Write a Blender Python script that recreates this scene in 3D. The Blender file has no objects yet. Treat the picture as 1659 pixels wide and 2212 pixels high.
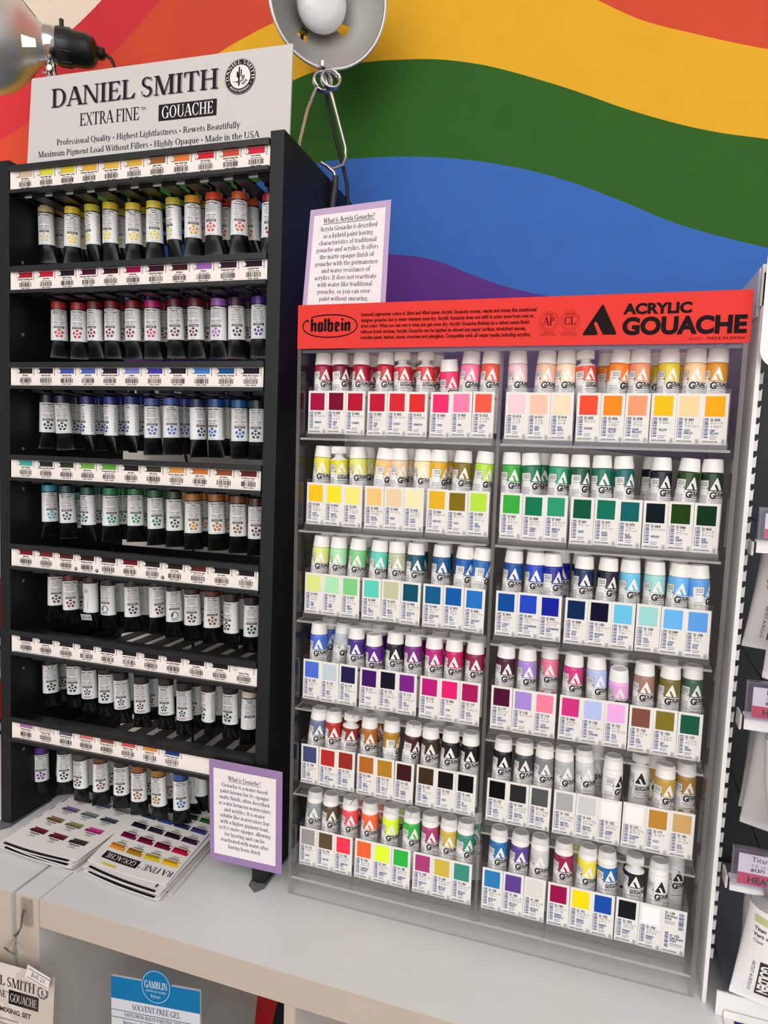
import bpy, bmesh, math, random
from mathutils import Vector, Matrix
random.seed(7)
SC = bpy.context.scene
COL = SC.collection
U = 0.714          # model units -> metres; whole scene and camera scaled about the origin
V3 = Vector
def s2l(c):        # sRGB 0-255 -> linear
    o = []
    for x in c[:3]:
        x = x / 255.0
        o.append(x / 12.92 if x <= .04045 else ((x + .055) / 1.055) ** 2.4)
    return (o[0], o[1], o[2], 1.0)

# ------------------------------------------------------------------ camera, world, daylight, exposure
CAM = V3((0.46091, -0.96425, 0.75046)); YAW, PITCH, ROLL, FPX = 0.314355, -0.100966, 0.031830, 1465.27
cy, sy, cp, sp, cr, sr = math.cos(YAW), math.sin(YAW), math.cos(PITCH), math.sin(PITCH), math.cos(ROLL), math.sin(ROLL)
FW = V3((-sy * cp, cy * cp, sp)); R0 = V3((cy, sy, 0)); U0 = R0.cross(FW)
CR = R0 * cr + U0 * sr; CU = U0 * cr - R0 * sr
cd = bpy.data.cameras.new('camera'); cam = bpy.data.objects.new('camera', cd); COL.objects.link(cam)
cd.sensor_fit = 'HORIZONTAL'; cd.sensor_width = 36.0; cd.lens = FPX / 1659.0 * 36.0; cd.clip_start = .01
mw = Matrix((CR, CU, -FW)).transposed().to_4x4(); mw.translation = CAM * U; cam.matrix_world = mw
SC.camera = cam
SC.view_settings.view_transform = 'Standard'; SC.view_settings.look = 'None'; SC.view_settings.gamma = 1.0
SC.view_settings.use_curve_mapping = False
SC.view_settings.exposure = 0.0
cyc = SC.cycles
cyc.use_denoising = True; cyc.max_bounces = 8; cyc.diffuse_bounces = 4; cyc.glossy_bounces = 4
cyc.transparent_max_bounces = 40; cyc.transmission_bounces = 4
cyc.caustics_reflective = False; cyc.caustics_refractive = False
w = bpy.data.worlds.new('room_light'); SC.world = w; w.use_nodes = True
bgn = w.node_tree.nodes['Background']; bgn.inputs[0].default_value = (0.93, 0.96, 1.0, 1); bgn.inputs[1].default_value = 0.5
def area(name, loc, target, sx, sz, power, col):
    l = bpy.data.lights.new(name, 'AREA'); l.shape = 'RECTANGLE'; l.size = sx; l.size_y = sz; l.energy = power; l.color = col
    o = bpy.data.objects.new(name, l); COL.objects.link(o); o.location = loc
    o.rotation_euler = (V3(target) - V3(loc)).to_track_quat('-Z', 'Y').to_euler(); return o
# the shop window behind the photographer
area('window_daylight', (0.55, -3.0, 0.90), (0.1, 0.1, 0.35), 3.6, 2.2, 54, (1.0, 0.978, 0.955))
area('ceiling_light', (0.3, -1.35, 1.92), (0.15, -0.6, 0.0), 3.2, 2.2, 54, (1.0, 1.0, 1.0))

# ------------------------------------------------------------------ materials
MATS = {}
def mat(name, col=None, rough=.5, metal=0., spec=.5, noise=.05, scale=60., attr=False, objc=False, bump=0., coat=0., emit=None, aniso=0.):
    if name in MATS: return MATS[name]
    m = bpy.data.materials.new(name); m.use_nodes = True; nt = m.node_tree; b = nt.nodes['Principled BSDF']
    b.inputs['Roughness'].default_value = rough; b.inputs['Metallic'].default_value = metal
    b.inputs['Specular IOR Level'].default_value = spec
    if coat: b.inputs['Coat Weight'].default_value = coat; b.inputs['Coat Roughness'].default_value = .08
    tc = nt.nodes.new('ShaderNodeTexCoord'); tn = nt.nodes.new('ShaderNodeTexNoise'); tn.inputs['Scale'].default_value = scale
    nt.links.new(tc.outputs['Object'], tn.inputs['Vector'])
    mx = nt.nodes.new('ShaderNodeMix'); mx.data_type = 'RGBA'; mx.blend_type = 'MULTIPLY'
    mr = nt.nodes.new('ShaderNodeMapRange'); mr.inputs[3].default_value = 1 - noise; mr.inputs[4].default_value = 1 + noise
    nt.links.new(tn.outputs[0], mr.inputs[0])
    cc = nt.nodes.new('ShaderNodeCombineColor')
    for i in range(3): nt.links.new(mr.outputs[0], cc.inputs[i])
    mx.inputs[0].default_value = 1.0
    if attr:
        a = nt.nodes.new('ShaderNodeAttribute'); a.attribute_name = 'ink'; nt.links.new(a.outputs['Color'], mx.inputs[6])
    elif objc:
        a = nt.nodes.new('ShaderNodeObjectInfo'); nt.links.new(a.outputs['Color'], mx.inputs[6])
    else:
        mx.inputs[6].default_value = s2l(col)
    nt.links.new(cc.outputs[0], mx.inputs[7]); nt.links.new(mx.outputs[2], b.inputs['Base Color'])
    if bump:
        bp = nt.nodes.new('ShaderNodeBump'); bp.inputs['Strength'].default_value = bump; bp.inputs['Distance'].default_value = .002
        nt.links.new(tn.outputs[0], bp.inputs['Height']); nt.links.new(bp.outputs[0], b.inputs['Normal'])
    if emit: b.inputs['Emission Color'].default_value = s2l(emit[0]); b.inputs['Emission Strength'].default_value = emit[1]
    MATS[name] = m; return m
def clear(name, tint, fres=1.0, milk=0.0, milkcol=(200, 200, 200), rough=.06):
    if name in MATS: return MATS[name]
    m = bpy.data.materials.new(name); m.use_nodes = True; nt = m.node_tree; nt.nodes.clear()
    out = nt.nodes.new('ShaderNodeOutputMaterial'); tr = nt.nodes.new('ShaderNodeBsdfTransparent'); tr.inputs[0].default_value = tint + (1,)
    gl = nt.nodes.new('ShaderNodeBsdfGlossy'); gl.inputs['Roughness'].default_value = rough
    lw = nt.nodes.new('ShaderNodeFresnel'); lw.inputs[0].default_value = 1.49
    mu = nt.nodes.new('ShaderNodeMath'); mu.operation = 'MULTIPLY'; mu.inputs[1].default_value = fres; ge = nt.nodes.new('ShaderNodeNewGeometry'); inv = nt.nodes.new('ShaderNodeMath'); inv.operation = 'SUBTRACT'; inv.inputs[0].default_value = 1.0; nt.links.new(ge.outputs['Backfacing'], inv.inputs[1])
    m0 = nt.nodes.new('ShaderNodeMath'); m0.operation = 'MULTIPLY'; nt.links.new(lw.outputs[0], m0.inputs[0]); nt.links.new(inv.outputs[0], m0.inputs[1])   # only the outer face of a sheet mirrors
    nt.links.new(m0.outputs[0], mu.inputs[0])
    m1 = nt.nodes.new('ShaderNodeMixShader'); nt.links.new(mu.outputs[0], m1.inputs[0]); nt.links.new(tr.outputs[0], m1.inputs[1]); nt.links.new(gl.outputs[0], m1.inputs[2])
    df = nt.nodes.new('ShaderNodeBsdfDiffuse'); df.inputs[0].default_value = s2l(milkcol)
    tn = nt.nodes.new('ShaderNodeTexNoise'); tn.inputs['Scale'].default_value = 25; mr = nt.nodes.new('ShaderNodeMapRange')
    mr.inputs[3].default_value = milk * .8; mr.inputs[4].default_value = milk * 1.2; nt.links.new(tn.outputs[0], mr.inputs[0])
    m2 = nt.nodes.new('ShaderNodeMixShader'); nt.links.new(mr.outputs[0], m2.inputs[0]); nt.links.new(m1.outputs[0], m2.inputs[1]); nt.links.new(df.outputs[0], m2.inputs[2])
    nt.links.new(m2.outputs[0], out.inputs[0]); MATS[name] = m; return m
PAPER = mat('printed_paper', rough=.7, attr=True, noise=.02, spec=.06)
PLAST = mat('printed_plastic', rough=.32, attr=True, noise=.02)
BAND = mat('paint_colour_band', rough=.28, objc=True, noise=.03)
INKC = mat('paint_colour_ink', rough=.5, objc=True, noise=.03)
WPLAS = mat('white_cap_plastic', (242, 239, 234), .42, noise=.02)
BPLAS = mat('black_cap_plastic', (22, 21, 22), .38)
BTUBE = mat('black_tube_metal', (9, 8, 9), .25, spec=.4, noise=.1, scale=150)
BLACK = mat('black_melamine', (25, 24, 25), .5, noise=.12, scale=220, bump=.05)
BMETAL = mat('black_powder_coat', (20, 19, 19), .45, noise=.12, scale=200)
LAMIN = mat('white_laminate', (222, 222, 219), .42, noise=.025, scale=14)
EDGEW = mat('white_laminate_edge', (190, 175, 162), .5, noise=.02, scale=20)
CHROME = mat('chrome_steel', (215, 216, 218), .16, 1.0, noise=.04)
ALU = mat('spun_aluminium', (226, 223, 218), .36, .7, noise=.08, scale=8)
RUBBER = mat('black_rubber', (18, 18, 19), .6)
WALLP = mat('mural_wall_paint', rough=.75, attr=True, noise=.07, scale=26, bump=.12, spec=.25)
SHELFW = mat('white_shelf_enamel', (226, 224, 222), .35, noise=.02)
DARKP = mat('dark_back_panel', (58, 58, 66), .6, noise=.05)
FLOORM = mat('wooden_floor', (150, 118, 90), .5, noise=.15, scale=9)
GREYT = mat('grey_felt_pad', (92, 94, 98), .8, noise=.2, scale=120)
ACRY = clear('clear_acrylic', (.985, .985, .986), .8, .010, (170, 166, 163))
ACRE = clear('acrylic_cut_edge', (.80, .80, .81), .9, .28, (152, 150, 148), .15)
ACRL = clear('acrylic_ledge', (.975, .975, .978), 1.0, .05, (190, 186, 182), .1)
FILM = clear('clear_film', (.97, .965, .96), 1.0, .06, (190, 178, 166), .12)
ACRF = clear('acrylic_polished_edge', (.9, .9, .9), 1., .42, (204, 202, 200), .1)
TAGH = clear('tinted_clear_plastic', (.94, .93, .97), 1.0, .06, (200, 190, 215), .08)

# ------------------------------------------------------------------ mesh builder
WHITE = (232, 227, 221); INK = (28, 25, 28); BLUE = (60, 78, 130)
class MB:
    def __init__(s): s.v = []; s.f = []; s.m = []; s.c = []; s.sm = []
    def face(s, pts, col=WHITE, m=0, smooth=False):
        n = len(s.v); s.v += [tuple(p) for p in pts]; s.f.append(tuple(range(n, n + len(pts)))); s.m.append(m); s.c.append(col); s.sm.append(smooth)
    def quads(s, grid, col=WHITE, m=0, smooth=True, closed=False, fn=None, skip=None):
        n = len(s.v); R = len(grid); K = len(grid[0])
        for r in grid: s.v += [tuple(p) for p in r]
        for i in range(R - 1):
            for j in range(K if closed else K - 1):
                if skip and skip(i, j): continue
                j2 = (j + 1) % K
                s.f.append((n + i * K + j, n + i * K + j2, n + (i + 1) * K + j2, n + (i + 1) * K + j))
                cc, mm = fn(i, j) if fn else (col, m)
                s.c.append(cc); s.m.append(mm); s.sm.append(smooth)
    def box(s, x0, y0, z0, x1, y1, z1, col=WHITE, m=0, T=None, fm=None):
        P = [(x0, y0, z0), (x1, y0, z0), (x1, y1, z0), (x0, y1, z0), (x0, y0, z1), (x1, y0, z1), (x1, y1, z1), (x0, y1, z1)]
        if T: P = [T(p) for p in P]
        n = len(s.v); s.v += [tuple(p) for p in P]
        for k, q in enumerate(((0, 3, 2, 1), (4, 5, 6, 7), (0, 1, 5, 4), (1, 2, 6, 5), (2, 3, 7, 6), (3, 0, 4, 7))):
            s.f.append(tuple(n + i for i in q)); s.m.append(fm.get(k, m) if fm else m); s.c.append(col); s.sm.append(False)
    def rings(s, prof, n=24, col=WHITE, m=0, O=(0, 0, 0), ax=None, caps=(True, True), fn=None, skip=None):
        # prof: (z, rx[, ry]) along the axis
        O = V3(O)
        if ax is None: X, Y, Z = V3((1, 0, 0)), V3((0, 1, 0)), V3((0, 0, 1))
        else:
            Z = V3(ax).normalized(); X = Z.orthogonal().normalized() if abs(Z.z) > .99 else Z.cross(V3((0, 0, 1))).normalized(); Y = Z.cross(X)
        g = []
        for p in prof:
            z, rx = p[0], p[1]; ry = p[2] if len(p) > 2 else rx
            g.append([O + Z * z + X * rx * math.sin(2 * math.pi * k / n) - Y * ry * math.cos(2 * math.pi * k / n) for k in range(n)])
        s.quads(g, col, m, True, True, fn, skip)
        if caps[0]: s.face(list(reversed(g[0])), col, m)
        if caps[1]: s.face(g[-1], col, m)
    def tube(s, pts, r, n=8, col=INK, m=0, caps=True):
        pts = [V3(p) for p in pts]; g = []; prev = None
        for i, p in enumerate(pts):
            t = (pts[min(i + 1, len(pts) - 1)] - pts[max(i - 1, 0)]).normalized()
            X = (t.orthogonal() if prev is None else prev - t * prev.dot(t)).normalized(); prev = X; Y = t.cross(X)
            g.append([p + X * r * math.cos(2 * math.pi * k / n) + Y * r * math.sin(2 * math.pi * k / n) for k in range(n)])
        s.quads(g, col, m, True, True)
        if caps: s.face(list(reversed(g[0])), col, m); s.face(g[-1], col, m)
    def rect(s, P, x0, y0, x1, y1, col=INK, m=0, nx=1):
        for i in range(nx):
            a = x0 + (x1 - x0) * i / nx; b = x0 + (x1 - x0) * (i + 1) / nx
            s.face([P(a, y0), P(b, y0), P(b, y1), P(a, y1)], col, m)
    def poly(s, P, pts, col=INK, m=0): s.face([P(x, y) for x, y in pts], col, m)
    def disc(s, P, cx, cy, r, col=INK, m=0, n=20, ry=None, r0=0.):
        ry = ry or r
        if not r0: s.face([P(cx + r * math.cos(2 * math.pi * k / n), cy + ry * math.sin(2 * math.pi * k / n)) for k in range(n)], col, m); return
        q = r0 / r
        s.quads([[P(cx + f * r * math.cos(2 * math.pi * k / n), cy + f * ry * math.sin(2 * math.pi * k / n)) for k in range(n)] for f in (q, 1)], col, m, False, True)
    def text(s, P, txt, x, y, size, style='r', al='l', xs=1., col=INK, m=0, fit=None, sp=0.):
        GL = SERIF if style in 'sS' else GLY[style]
        ent = [GL.get(c) or GL.get('?') for c in txt]
        wd = sum(e[2] + sp for e in ent)
        k = size if style in 'sS' else size / CAPH
        if fit: xs = fit / (wd * k)
        x -= {'l': 0, 'c': .5, 'r': 1}[al] * wd * k * xs
        for vs, fs, adv in ent:
            n = len(s.v); s.v += [tuple(P(x + a * k * xs, y + b * k)) for a, b in vs]
            for f in fs: s.f.append(tuple(n + i for i in f)); s.m.append(m); s.c.append(col); s.sm.append(False)
            x += (adv + sp) * k * xs
        return x
    def add(s, o, T=None):
        n = len(s.v); s.v += [tuple(T(V3(p))) for p in o.v] if T else o.v
        s.f += [tuple(i + n for i in f) for f in o.f]; s.m += o.m; s.c += o.c; s.sm += o.sm
    def mesh(s, name, mats):
        me = bpy.data.meshes.new(name); me.from_pydata([(x * U, y * U, z * U) for x, y, z in s.v], [], s.f)
        for mt in mats: me.materials.append(mt)
        me.polygons.foreach_set('material_index', s.m); me.polygons.foreach_set('use_smooth', s.sm)
        a = me.attributes.new('ink', 'FLOAT_COLOR', 'FACE'); buf = []
        cache = {}
        for c in s.c:
            if c not in cache: cache[c] = s2l(c)
            buf += cache[c]
        a.data.foreach_set('color', buf); me.update(); return me
def plane(O, ux, uy, off=.0004):
    O, ux, uy = V3(O), V3(ux).normalized(), V3(uy).normalized(); n = ux.cross(uy) * off
    return lambda x, y: O + n + ux * x + uy * y
def props(o, label=None, cat=None, group=None, kind=None):
    if label: o['label'] = label
    if cat: o['category'] = cat
    if group: o['group'] = group
    if kind: o['kind'] = kind
    return o
def thing(name, label, cat, loc=(0, 0, 0), rot=None, group=None):
    o = bpy.data.objects.new(name, None); COL.objects.link(o); o.empty_display_size = .02
    if rot is not None: o.rotation_euler = rot
    o.location = V3(loc) * U; return props(o, label, cat, group)
def put(name, me, parent=None, loc=None, rot=None, color=None):
    o = bpy.data.objects.new(name, me); COL.objects.link(o)
    if parent: o.parent = parent
    if loc is not None: o.location = V3(loc) * U
    if rot is not None: o.rotation_euler = rot
    if color is not None: o.color = s2l(color)
    return o
def part(name, mb, mats, parent, label=None, color=None):
    o = put(name, mb.mesh(name, mats if isinstance(mats, list) else [mats]), parent, color=color)
    if label: o['label'] = label
    return o
def solo(name, mb, mats, label, cat, group=None, loc=None, rot=None, kind=None):
    return props(put(name, mb.mesh(name, mats if isinstance(mats, list) else [mats]), None, loc, rot), label, cat, group, kind)
def struct(name, mb, mats): return solo(name, mb, mats, None, None, kind='structure')

# ------------------------------------------------------------------ lettering
LAT = 'ABCDEFGHIJKLMNOPQRSTUVWXYZabcdefghijklmnopqrstuvwxyz0123456789.,-/#$()\'?&:'
def glyphs(chars, offset, res):
    obs = {}; chars = ''.join(dict.fromkeys(chars))
    for ch in chars:
        for b in (ch, 'H' + ch + 'H'):
            c = bpy.data.curves.new('glyph', 'FONT'); c.body = b; c.resolution_u = res; c.offset = offset
            o = bpy.data.objects.new('glyph', c); COL.objects.link(o); obs[b] = o
    cH = bpy.data.curves.new('glyph', 'FONT'); cH.body = 'HH'; cH.offset = offset; oH = bpy.data.objects.new('glyph', cH); COL.objects.link(oH)
    dg = bpy.context.evaluated_depsgraph_get(); out = {' ': ([], [], .30)}
    def mx(o):
        me = o.evaluated_get(dg).to_mesh(); r = max(v.co.x for v in me.vertices); o.evaluated_get(dg).to_mesh_clear(); return r
    wHH = mx(oH)
    for ch in chars:
        e = obs[ch].evaluated_get(dg); me = e.to_mesh()
        vs = [(v.co.x, v.co.y) for v in me.vertices]; fs = [tuple(p.vertices) for p in me.polygons]; e.to_mesh_clear()
        out[ch] = (vs, fs, mx(obs['H' + ch + 'H']) - wHH)
    for o in list(obs.values()) + [oH]:
        c = o.data; bpy.data.objects.remove(o); bpy.data.curves.remove(c)
    return out
CAPH = .69
JPC = 'ァアィイウェエオカガキクグゲコゴサザシジスセソゾタダチッツテディトドナニネノハバパヒビピフブプヘベペホボポマミムメモャュヨラリルレロワンー'
GLY = {'r': glyphs(LAT + '™' + JPC, 0., 1), 'b': glyphs(LAT, .028, 3)}
GLY['B'] = glyphs('ACEGHOUYRLIMDNJP', .045, 6)
SERIF = {}
def _serif():
    s, t, X = .155, .05, .66
    def rect(x0, y0, x1, y1): L.append([(x0, y0), (x1, y0), (x1, y1), (x0, y1)])
    def Z(x, y, wd=.3): rect(x - wd / 2, y, x + wd / 2, y + .045)
    def V(x, y0=0., y1=1., wd=s, b=1, tp=1):
        rect(x - wd / 2, y0, x + wd / 2, y1)
        if b: Z(x, y0, wd + .17)
        if tp == 1: Z(x, y1 - .045, wd + .17)
        if tp == 2: L.append([(x - wd / 2 - .1, y1 - .09), (x, y1 - .09), (x, y1)])
    def Q(x0, y0, x1, y1, wd): L.append([(x0 - wd / 2, y0), (x0 + wd / 2, y0), (x1 + wd / 2, y1), (x1 - wd / 2, y1)])
    def H(x0, x1, y, h=t): rect(x0, y, x1, y + h)
    def A(cx, cy, rx, ry, a0, a1, wv=s, wh=t):
        n = max(4, int(abs(a1 - a0) / 18)); P = []
        for i in range(n + 1):
            a = math.radians(a0 + (a1 - a0) * i / n); c, q = math.cos(a), math.sin(a)
            P.append(((cx + rx * c, cy + ry * q), (cx + (rx - wv) * c, cy + (ry - wh) * q)))
        for i in range(n): L.append([P[i][0], P[i + 1][0], P[i + 1][1], P[i][1]])
    def D(x, y, r=.085): L.append([(x + r * math.cos(k * .7854), y + r * math.sin(k * .7854)) for k in range(8)])
    def tri(*p): L.append(list(p))
    defs = {
     'A': (lambda: (Q(.08, 0, .37, 1, .06), Q(.72, 0, .40, 1, s * 1.15), H(.18, .58, .31), Z(.08, 0, .26), Z(.72, 0, .32)), .82),
     'B': (lambda: (V(.19), H(.19, .36, .95), H(.19, .38, .5), H(.19, .38, 0), A(.34, .75, .27, .25, -90, 90), A(.36, .26, .31, .27, -90, 90)), .72),
     'C': (lambda: (A(.46, .5, .4, .52, 42, 318), tri((.7, .98), (.76, .98), (.76, .66), (.72, .66)), tri((.72, .3), (.78, .26), (.74, .1))), .84),
     'D': (lambda: (V(.19), H(.19, .4, .95), H(.19, .4, 0), A(.38, .5, .42, .5, -90, 90)), .86),
     'E': (lambda: (V(.19), H(.19, .6, .95), H(.19, .5, .49), H(.19, .64, 0), tri((.6, 1), (.64, 1), (.64, .76), (.5, .95)), tri((.48, .4), (.52, .4), (.52, .64), (.48, .64)), tri((.64, 0), (.7, .26), (.66, .26), (.5, .05))), .72),
     'F': (lambda: (V(.19), H(.19, .6, .95), H(.19, .5, .49), tri((.6, 1), (.64, 1), (.64, .76), (.5, .95)), tri((.48, .4), (.52, .4), (.52, .64), (.48, .64))), .66),
     'G': (lambda: (A(.46, .5, .4, .52, 42, 322), tri((.7, .98), (.76, .98), (.76, .66), (.72, .66)), V(.74, .02, .44, b=0)), .9),
     'H': (lambda: (V(.19), V(.7), H(.19, .7, .49)), .9), 'I': (lambda: V(.19), .38),
     'J': (lambda: (V(.26, .15, 1, b=0), A(.16, .12, .18, .18, 180, 360, s, t)), .46),
     'K': (lambda: (V(.19), Q(.3, .44, .68, 1, .07), Q(.74, 0, .38, .56, s), Z(.74, 0, .28), Z(.66, .955, .24)), .84),
     'L': (lambda: (V(.19), H(.19, .64, 0), tri((.64, 0), (.7, .28), (.66, .28), (.5, .05))), .68),
     'M': (lambda: (V(.13, wd=.06), Q(.5, 0, .18, 1, s), Q(.5, 0, .8, 1, .06), V(.86)), 1.04),
     'N': (lambda: (V(.13, wd=.06), Q(.72, 0, .16, 1, s), V(.74, wd=.06, b=0)), .88),
     'O': (lambda: A(.45, .5, .4, .52, 0, 360), .9), 'P': (lambda: (V(.19), H(.19, .36, .95), H(.19, .36, .44), A(.34, .72, .29, .28, -90, 90)), .68),
     'Q': (lambda: (A(.45, .5, .4, .52, 0, 360), Q(.8, -.2, .45, .1, .14)), .9),
     'R': (lambda: (V(.19), H(.19, .36, .95), H(.19, .36, .47), A(.34, .735, .28, .265, -90, 90), Q(.74, 0, .4, .5, s), Z(.76, 0, .2)), .8),
     'S': (lambda: (A(.32, .745, .25, .275, 40, 250, s * .8, t * 1.3), A(.32, .27, .27, .29, -140, 70, s * .8, t * 1.3), Q(.46, .36, .16, .64, s), tri((.5, .98), (.54, .98), (.54, .72)), tri((.08, .02), (.06, .3), (.1, .3))), .66),
     'T': (lambda: (V(.38, tp=0), H(.04, .72, .95), tri((.04, .95), (.02, .74), (.06, .74), (.14, .95)), tri((.72, .95), (.74, .74), (.7, .74), (.62, .95))), .76),
     'U': (lambda: (V(.19, .33, 1, b=0), V(.71, .33, 1, wd=.06, b=0), A(.45, .34, .34, .36, 180, 360, .13, t)), .9),
     'V': (lambda: (Q(.4, 0, .1, 1, s), Q(.4, 0, .7, 1, .06), Z(.1, .955), Z(.7, .955, .24)), .8),
     'W': (lambda: (Q(.34, 0, .1, 1, s), Q(.34, 0, .56, .9, .06), Q(.78, 0, .54, 1, s), Q(.78, 0, 1.04, 1, .06), Z(.1, .955), Z(.54, .955), Z(1.04, .955, .22)), 1.14),
     'X': (lambda: (Q(.68, 0, .12, 1, s), Q(.1, 0, .66, 1, .06), Z(.1, 0, .24), Z(.68, 0), Z(.12, .955), Z(.66, .955, .24)), .8),
     'Y': (lambda: (V(.4, 0, .48, tp=0), Q(.4, .44, .1, 1, s), Q(.4, .44, .7, 1, .06), Z(.1, .955), Z(.7, .955, .24)), .8),
     'Z': (lambda: (Q(.12, 0, .6, 1, s), H(.08, .66, 0), H(.08, .66, .95)), .74),
     'a': (lambda: (A(.25, .19, .2, .2, 0, 360, .12), V(.42, .05, .46, wd=.13, b=0, tp=0), A(.27, .44, .21, .23, 0, 150, .12), Z(.47, 0, .18)), .56),
     'b': (lambda: (V(.15, 0, 1, wd=.13, b=0, tp=2), A(.33, .32, .25, .34, 0, 360, .13)), .62), 'c': (lambda: (A(.3, .32, .25, .34, 40, 320, .13), D(.47, .5, .06)), .52),
     'd': (lambda: (A(.29, .32, .25, .34, 0, 360, .13), V(.47, 0, 1, wd=.13, b=0, tp=2), Z(.54, 0, .14)), .63), 'e': (lambda: (A(.3, .32, .25, .34, 0, 318, .13), H(.12, .53, .33)), .56),
     'f': (lambda: (V(.17, 0, .8, wd=.13, tp=0), A(.34, .78, .235, .24, 50, 180, .13), H(.03, .38, .6)), .37),
     'g': (lambda: (A(.27, .42, .2, .23, 0, 360, .11), A(.28, -.1, .25, .17, 0, 360, .09), A(.2, .14, .1, .1, 90, 270, .06, .04), Q(.5, .6, .44, .56, .12)), .54),
     'h': (lambda: (V(.15, 0, 1, wd=.13, tp=2), V(.48, 0, .42, wd=.13, tp=0), A(.32, .4, .225, .26, 0, 175, .13)), .64), 'i': (lambda: (V(.15, 0, X, wd=.13, tp=2), D(.15, .87)), .3),
     'j': (lambda: (V(.16, -.1, X, wd=.13, b=0, tp=2), D(.16, .87), A(.06, -.1, .165, .18, 200, 360, .13)), .3),
     'k': (lambda: (V(.15, 0, 1, wd=.13, tp=2), Q(.24, .28, .46, X, .06), Q(.54, 0, .3, .38, .13), Z(.54, 0, .2)), .6), 'l': (lambda: V(.15, 0, 1, wd=.13, tp=2), .3),
     'm': (lambda: (V(.15, 0, X, wd=.13, tp=2), V(.46, 0, .42, wd=.13, tp=0), A(.31, .4, .215, .26, 0, 175, .13), V(.77, 0, .42, wd=.13, tp=0), A(.62, .4, .215, .26, 0, 175, .13)), .93),
     'n': (lambda: (V(.15, 0, X, wd=.13, tp=2), V(.48, 0, .42, wd=.13, tp=0), A(.32, .4, .225, .26, 0, 175, .13)), .64), 'o': (lambda: A(.31, .32, .26, .34, 0, 360, .13), .62),
     'p': (lambda: (V(.15, -.28, X, wd=.13, tp=2), A(.33, .32, .25, .34, 0, 360, .13)), .62), 'q': (lambda: (A(.29, .32, .25, .34, 0, 360, .13), V(.48, -.28, X, wd=.13, tp=0)), .62),
     'r': (lambda: (V(.15, 0, X, wd=.13, tp=2), A(.33, .45, .2, .2, 60, 170, .1), D(.42, .58, .07)), .46),
     's': (lambda: (A(.23, .48, .17, .18, 40, 250, .11), A(.23, .17, .18, .19, -140, 70, .11), Q(.33, .24, .13, .42, .13)), .44),
     't': (lambda: (V(.17, .1, .84, wd=.13, b=0, tp=0), A(.3, .14, .195, .16, 180, 310, .13), H(.03, .36, .6)), .38),
     'u': (lambda: (V(.14, .2, X, wd=.13, b=0, tp=2), V(.47, 0, X, wd=.13, b=0, tp=2), A(.3, .24, .225, .26, 180, 360, .13), Z(.53, 0, .14)), .63),
     'v': (lambda: (Q(.29, 0, .1, X, .14), Q(.29, 0, .48, X, .06), Z(.1, X - .045, .24), Z(.48, X - .045, .18)), .56),
     'w': (lambda: (Q(.26, 0, .1, X, .14), Q(.26, 0, .42, X, .06), Q(.6, 0, .42, X, .14), Q(.6, 0, .78, X, .06), Z(.1, X - .045, .24), Z(.42, X - .045, .2), Z(.78, X - .045, .16)), .88),
     'x': (lambda: (Q(.46, 0, .12, X, .14), Q(.1, 0, .44, X, .06), Z(.1, 0, .18), Z(.46, 0, .22), Z(.12, X - .045, .22), Z(.44, X - .045, .18)), .56),
     'y': (lambda: (Q(.3, 0, .1, X, .14), Q(.18, -.28, .5, X, .06), Z(.1, X - .045, .24), Z(.5, X - .045, .18), D(.14, -.24, .07)), .57),
     'z': (lambda: (Q(.1, 0, .42, X, .13), H(.06, .46, 0), H(.06, .46, X - .05)), .52),
     '.': (lambda: D(.12, .06), .26), ',': (lambda: (D(.12, .06), Q(.06, -.16, .16, .04, .07)), .26), '-': (lambda: H(.04, .3, .26, .07), .34), "'": (lambda: Q(.1, .72, .14, 1, .09), .2),
     '?': (lambda: (A(.25, .74, .2, .25, -70, 170, .12), V(.27, .22, .5, wd=.07, b=0, tp=0), D(.27, .07)), .5), '•': (lambda: D(.2, .38, .13), .42), ' ': (lambda: 0, .27)}
    for ch, (fn, adv) in defs.items():
        L = []; fn(); vs = []; fs = []
        for pl in L: fs.append(tuple(range(len(vs), len(vs) + len(pl)))); vs += pl
        SERIF[ch] = (vs, fs, adv)
_serif()

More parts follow.
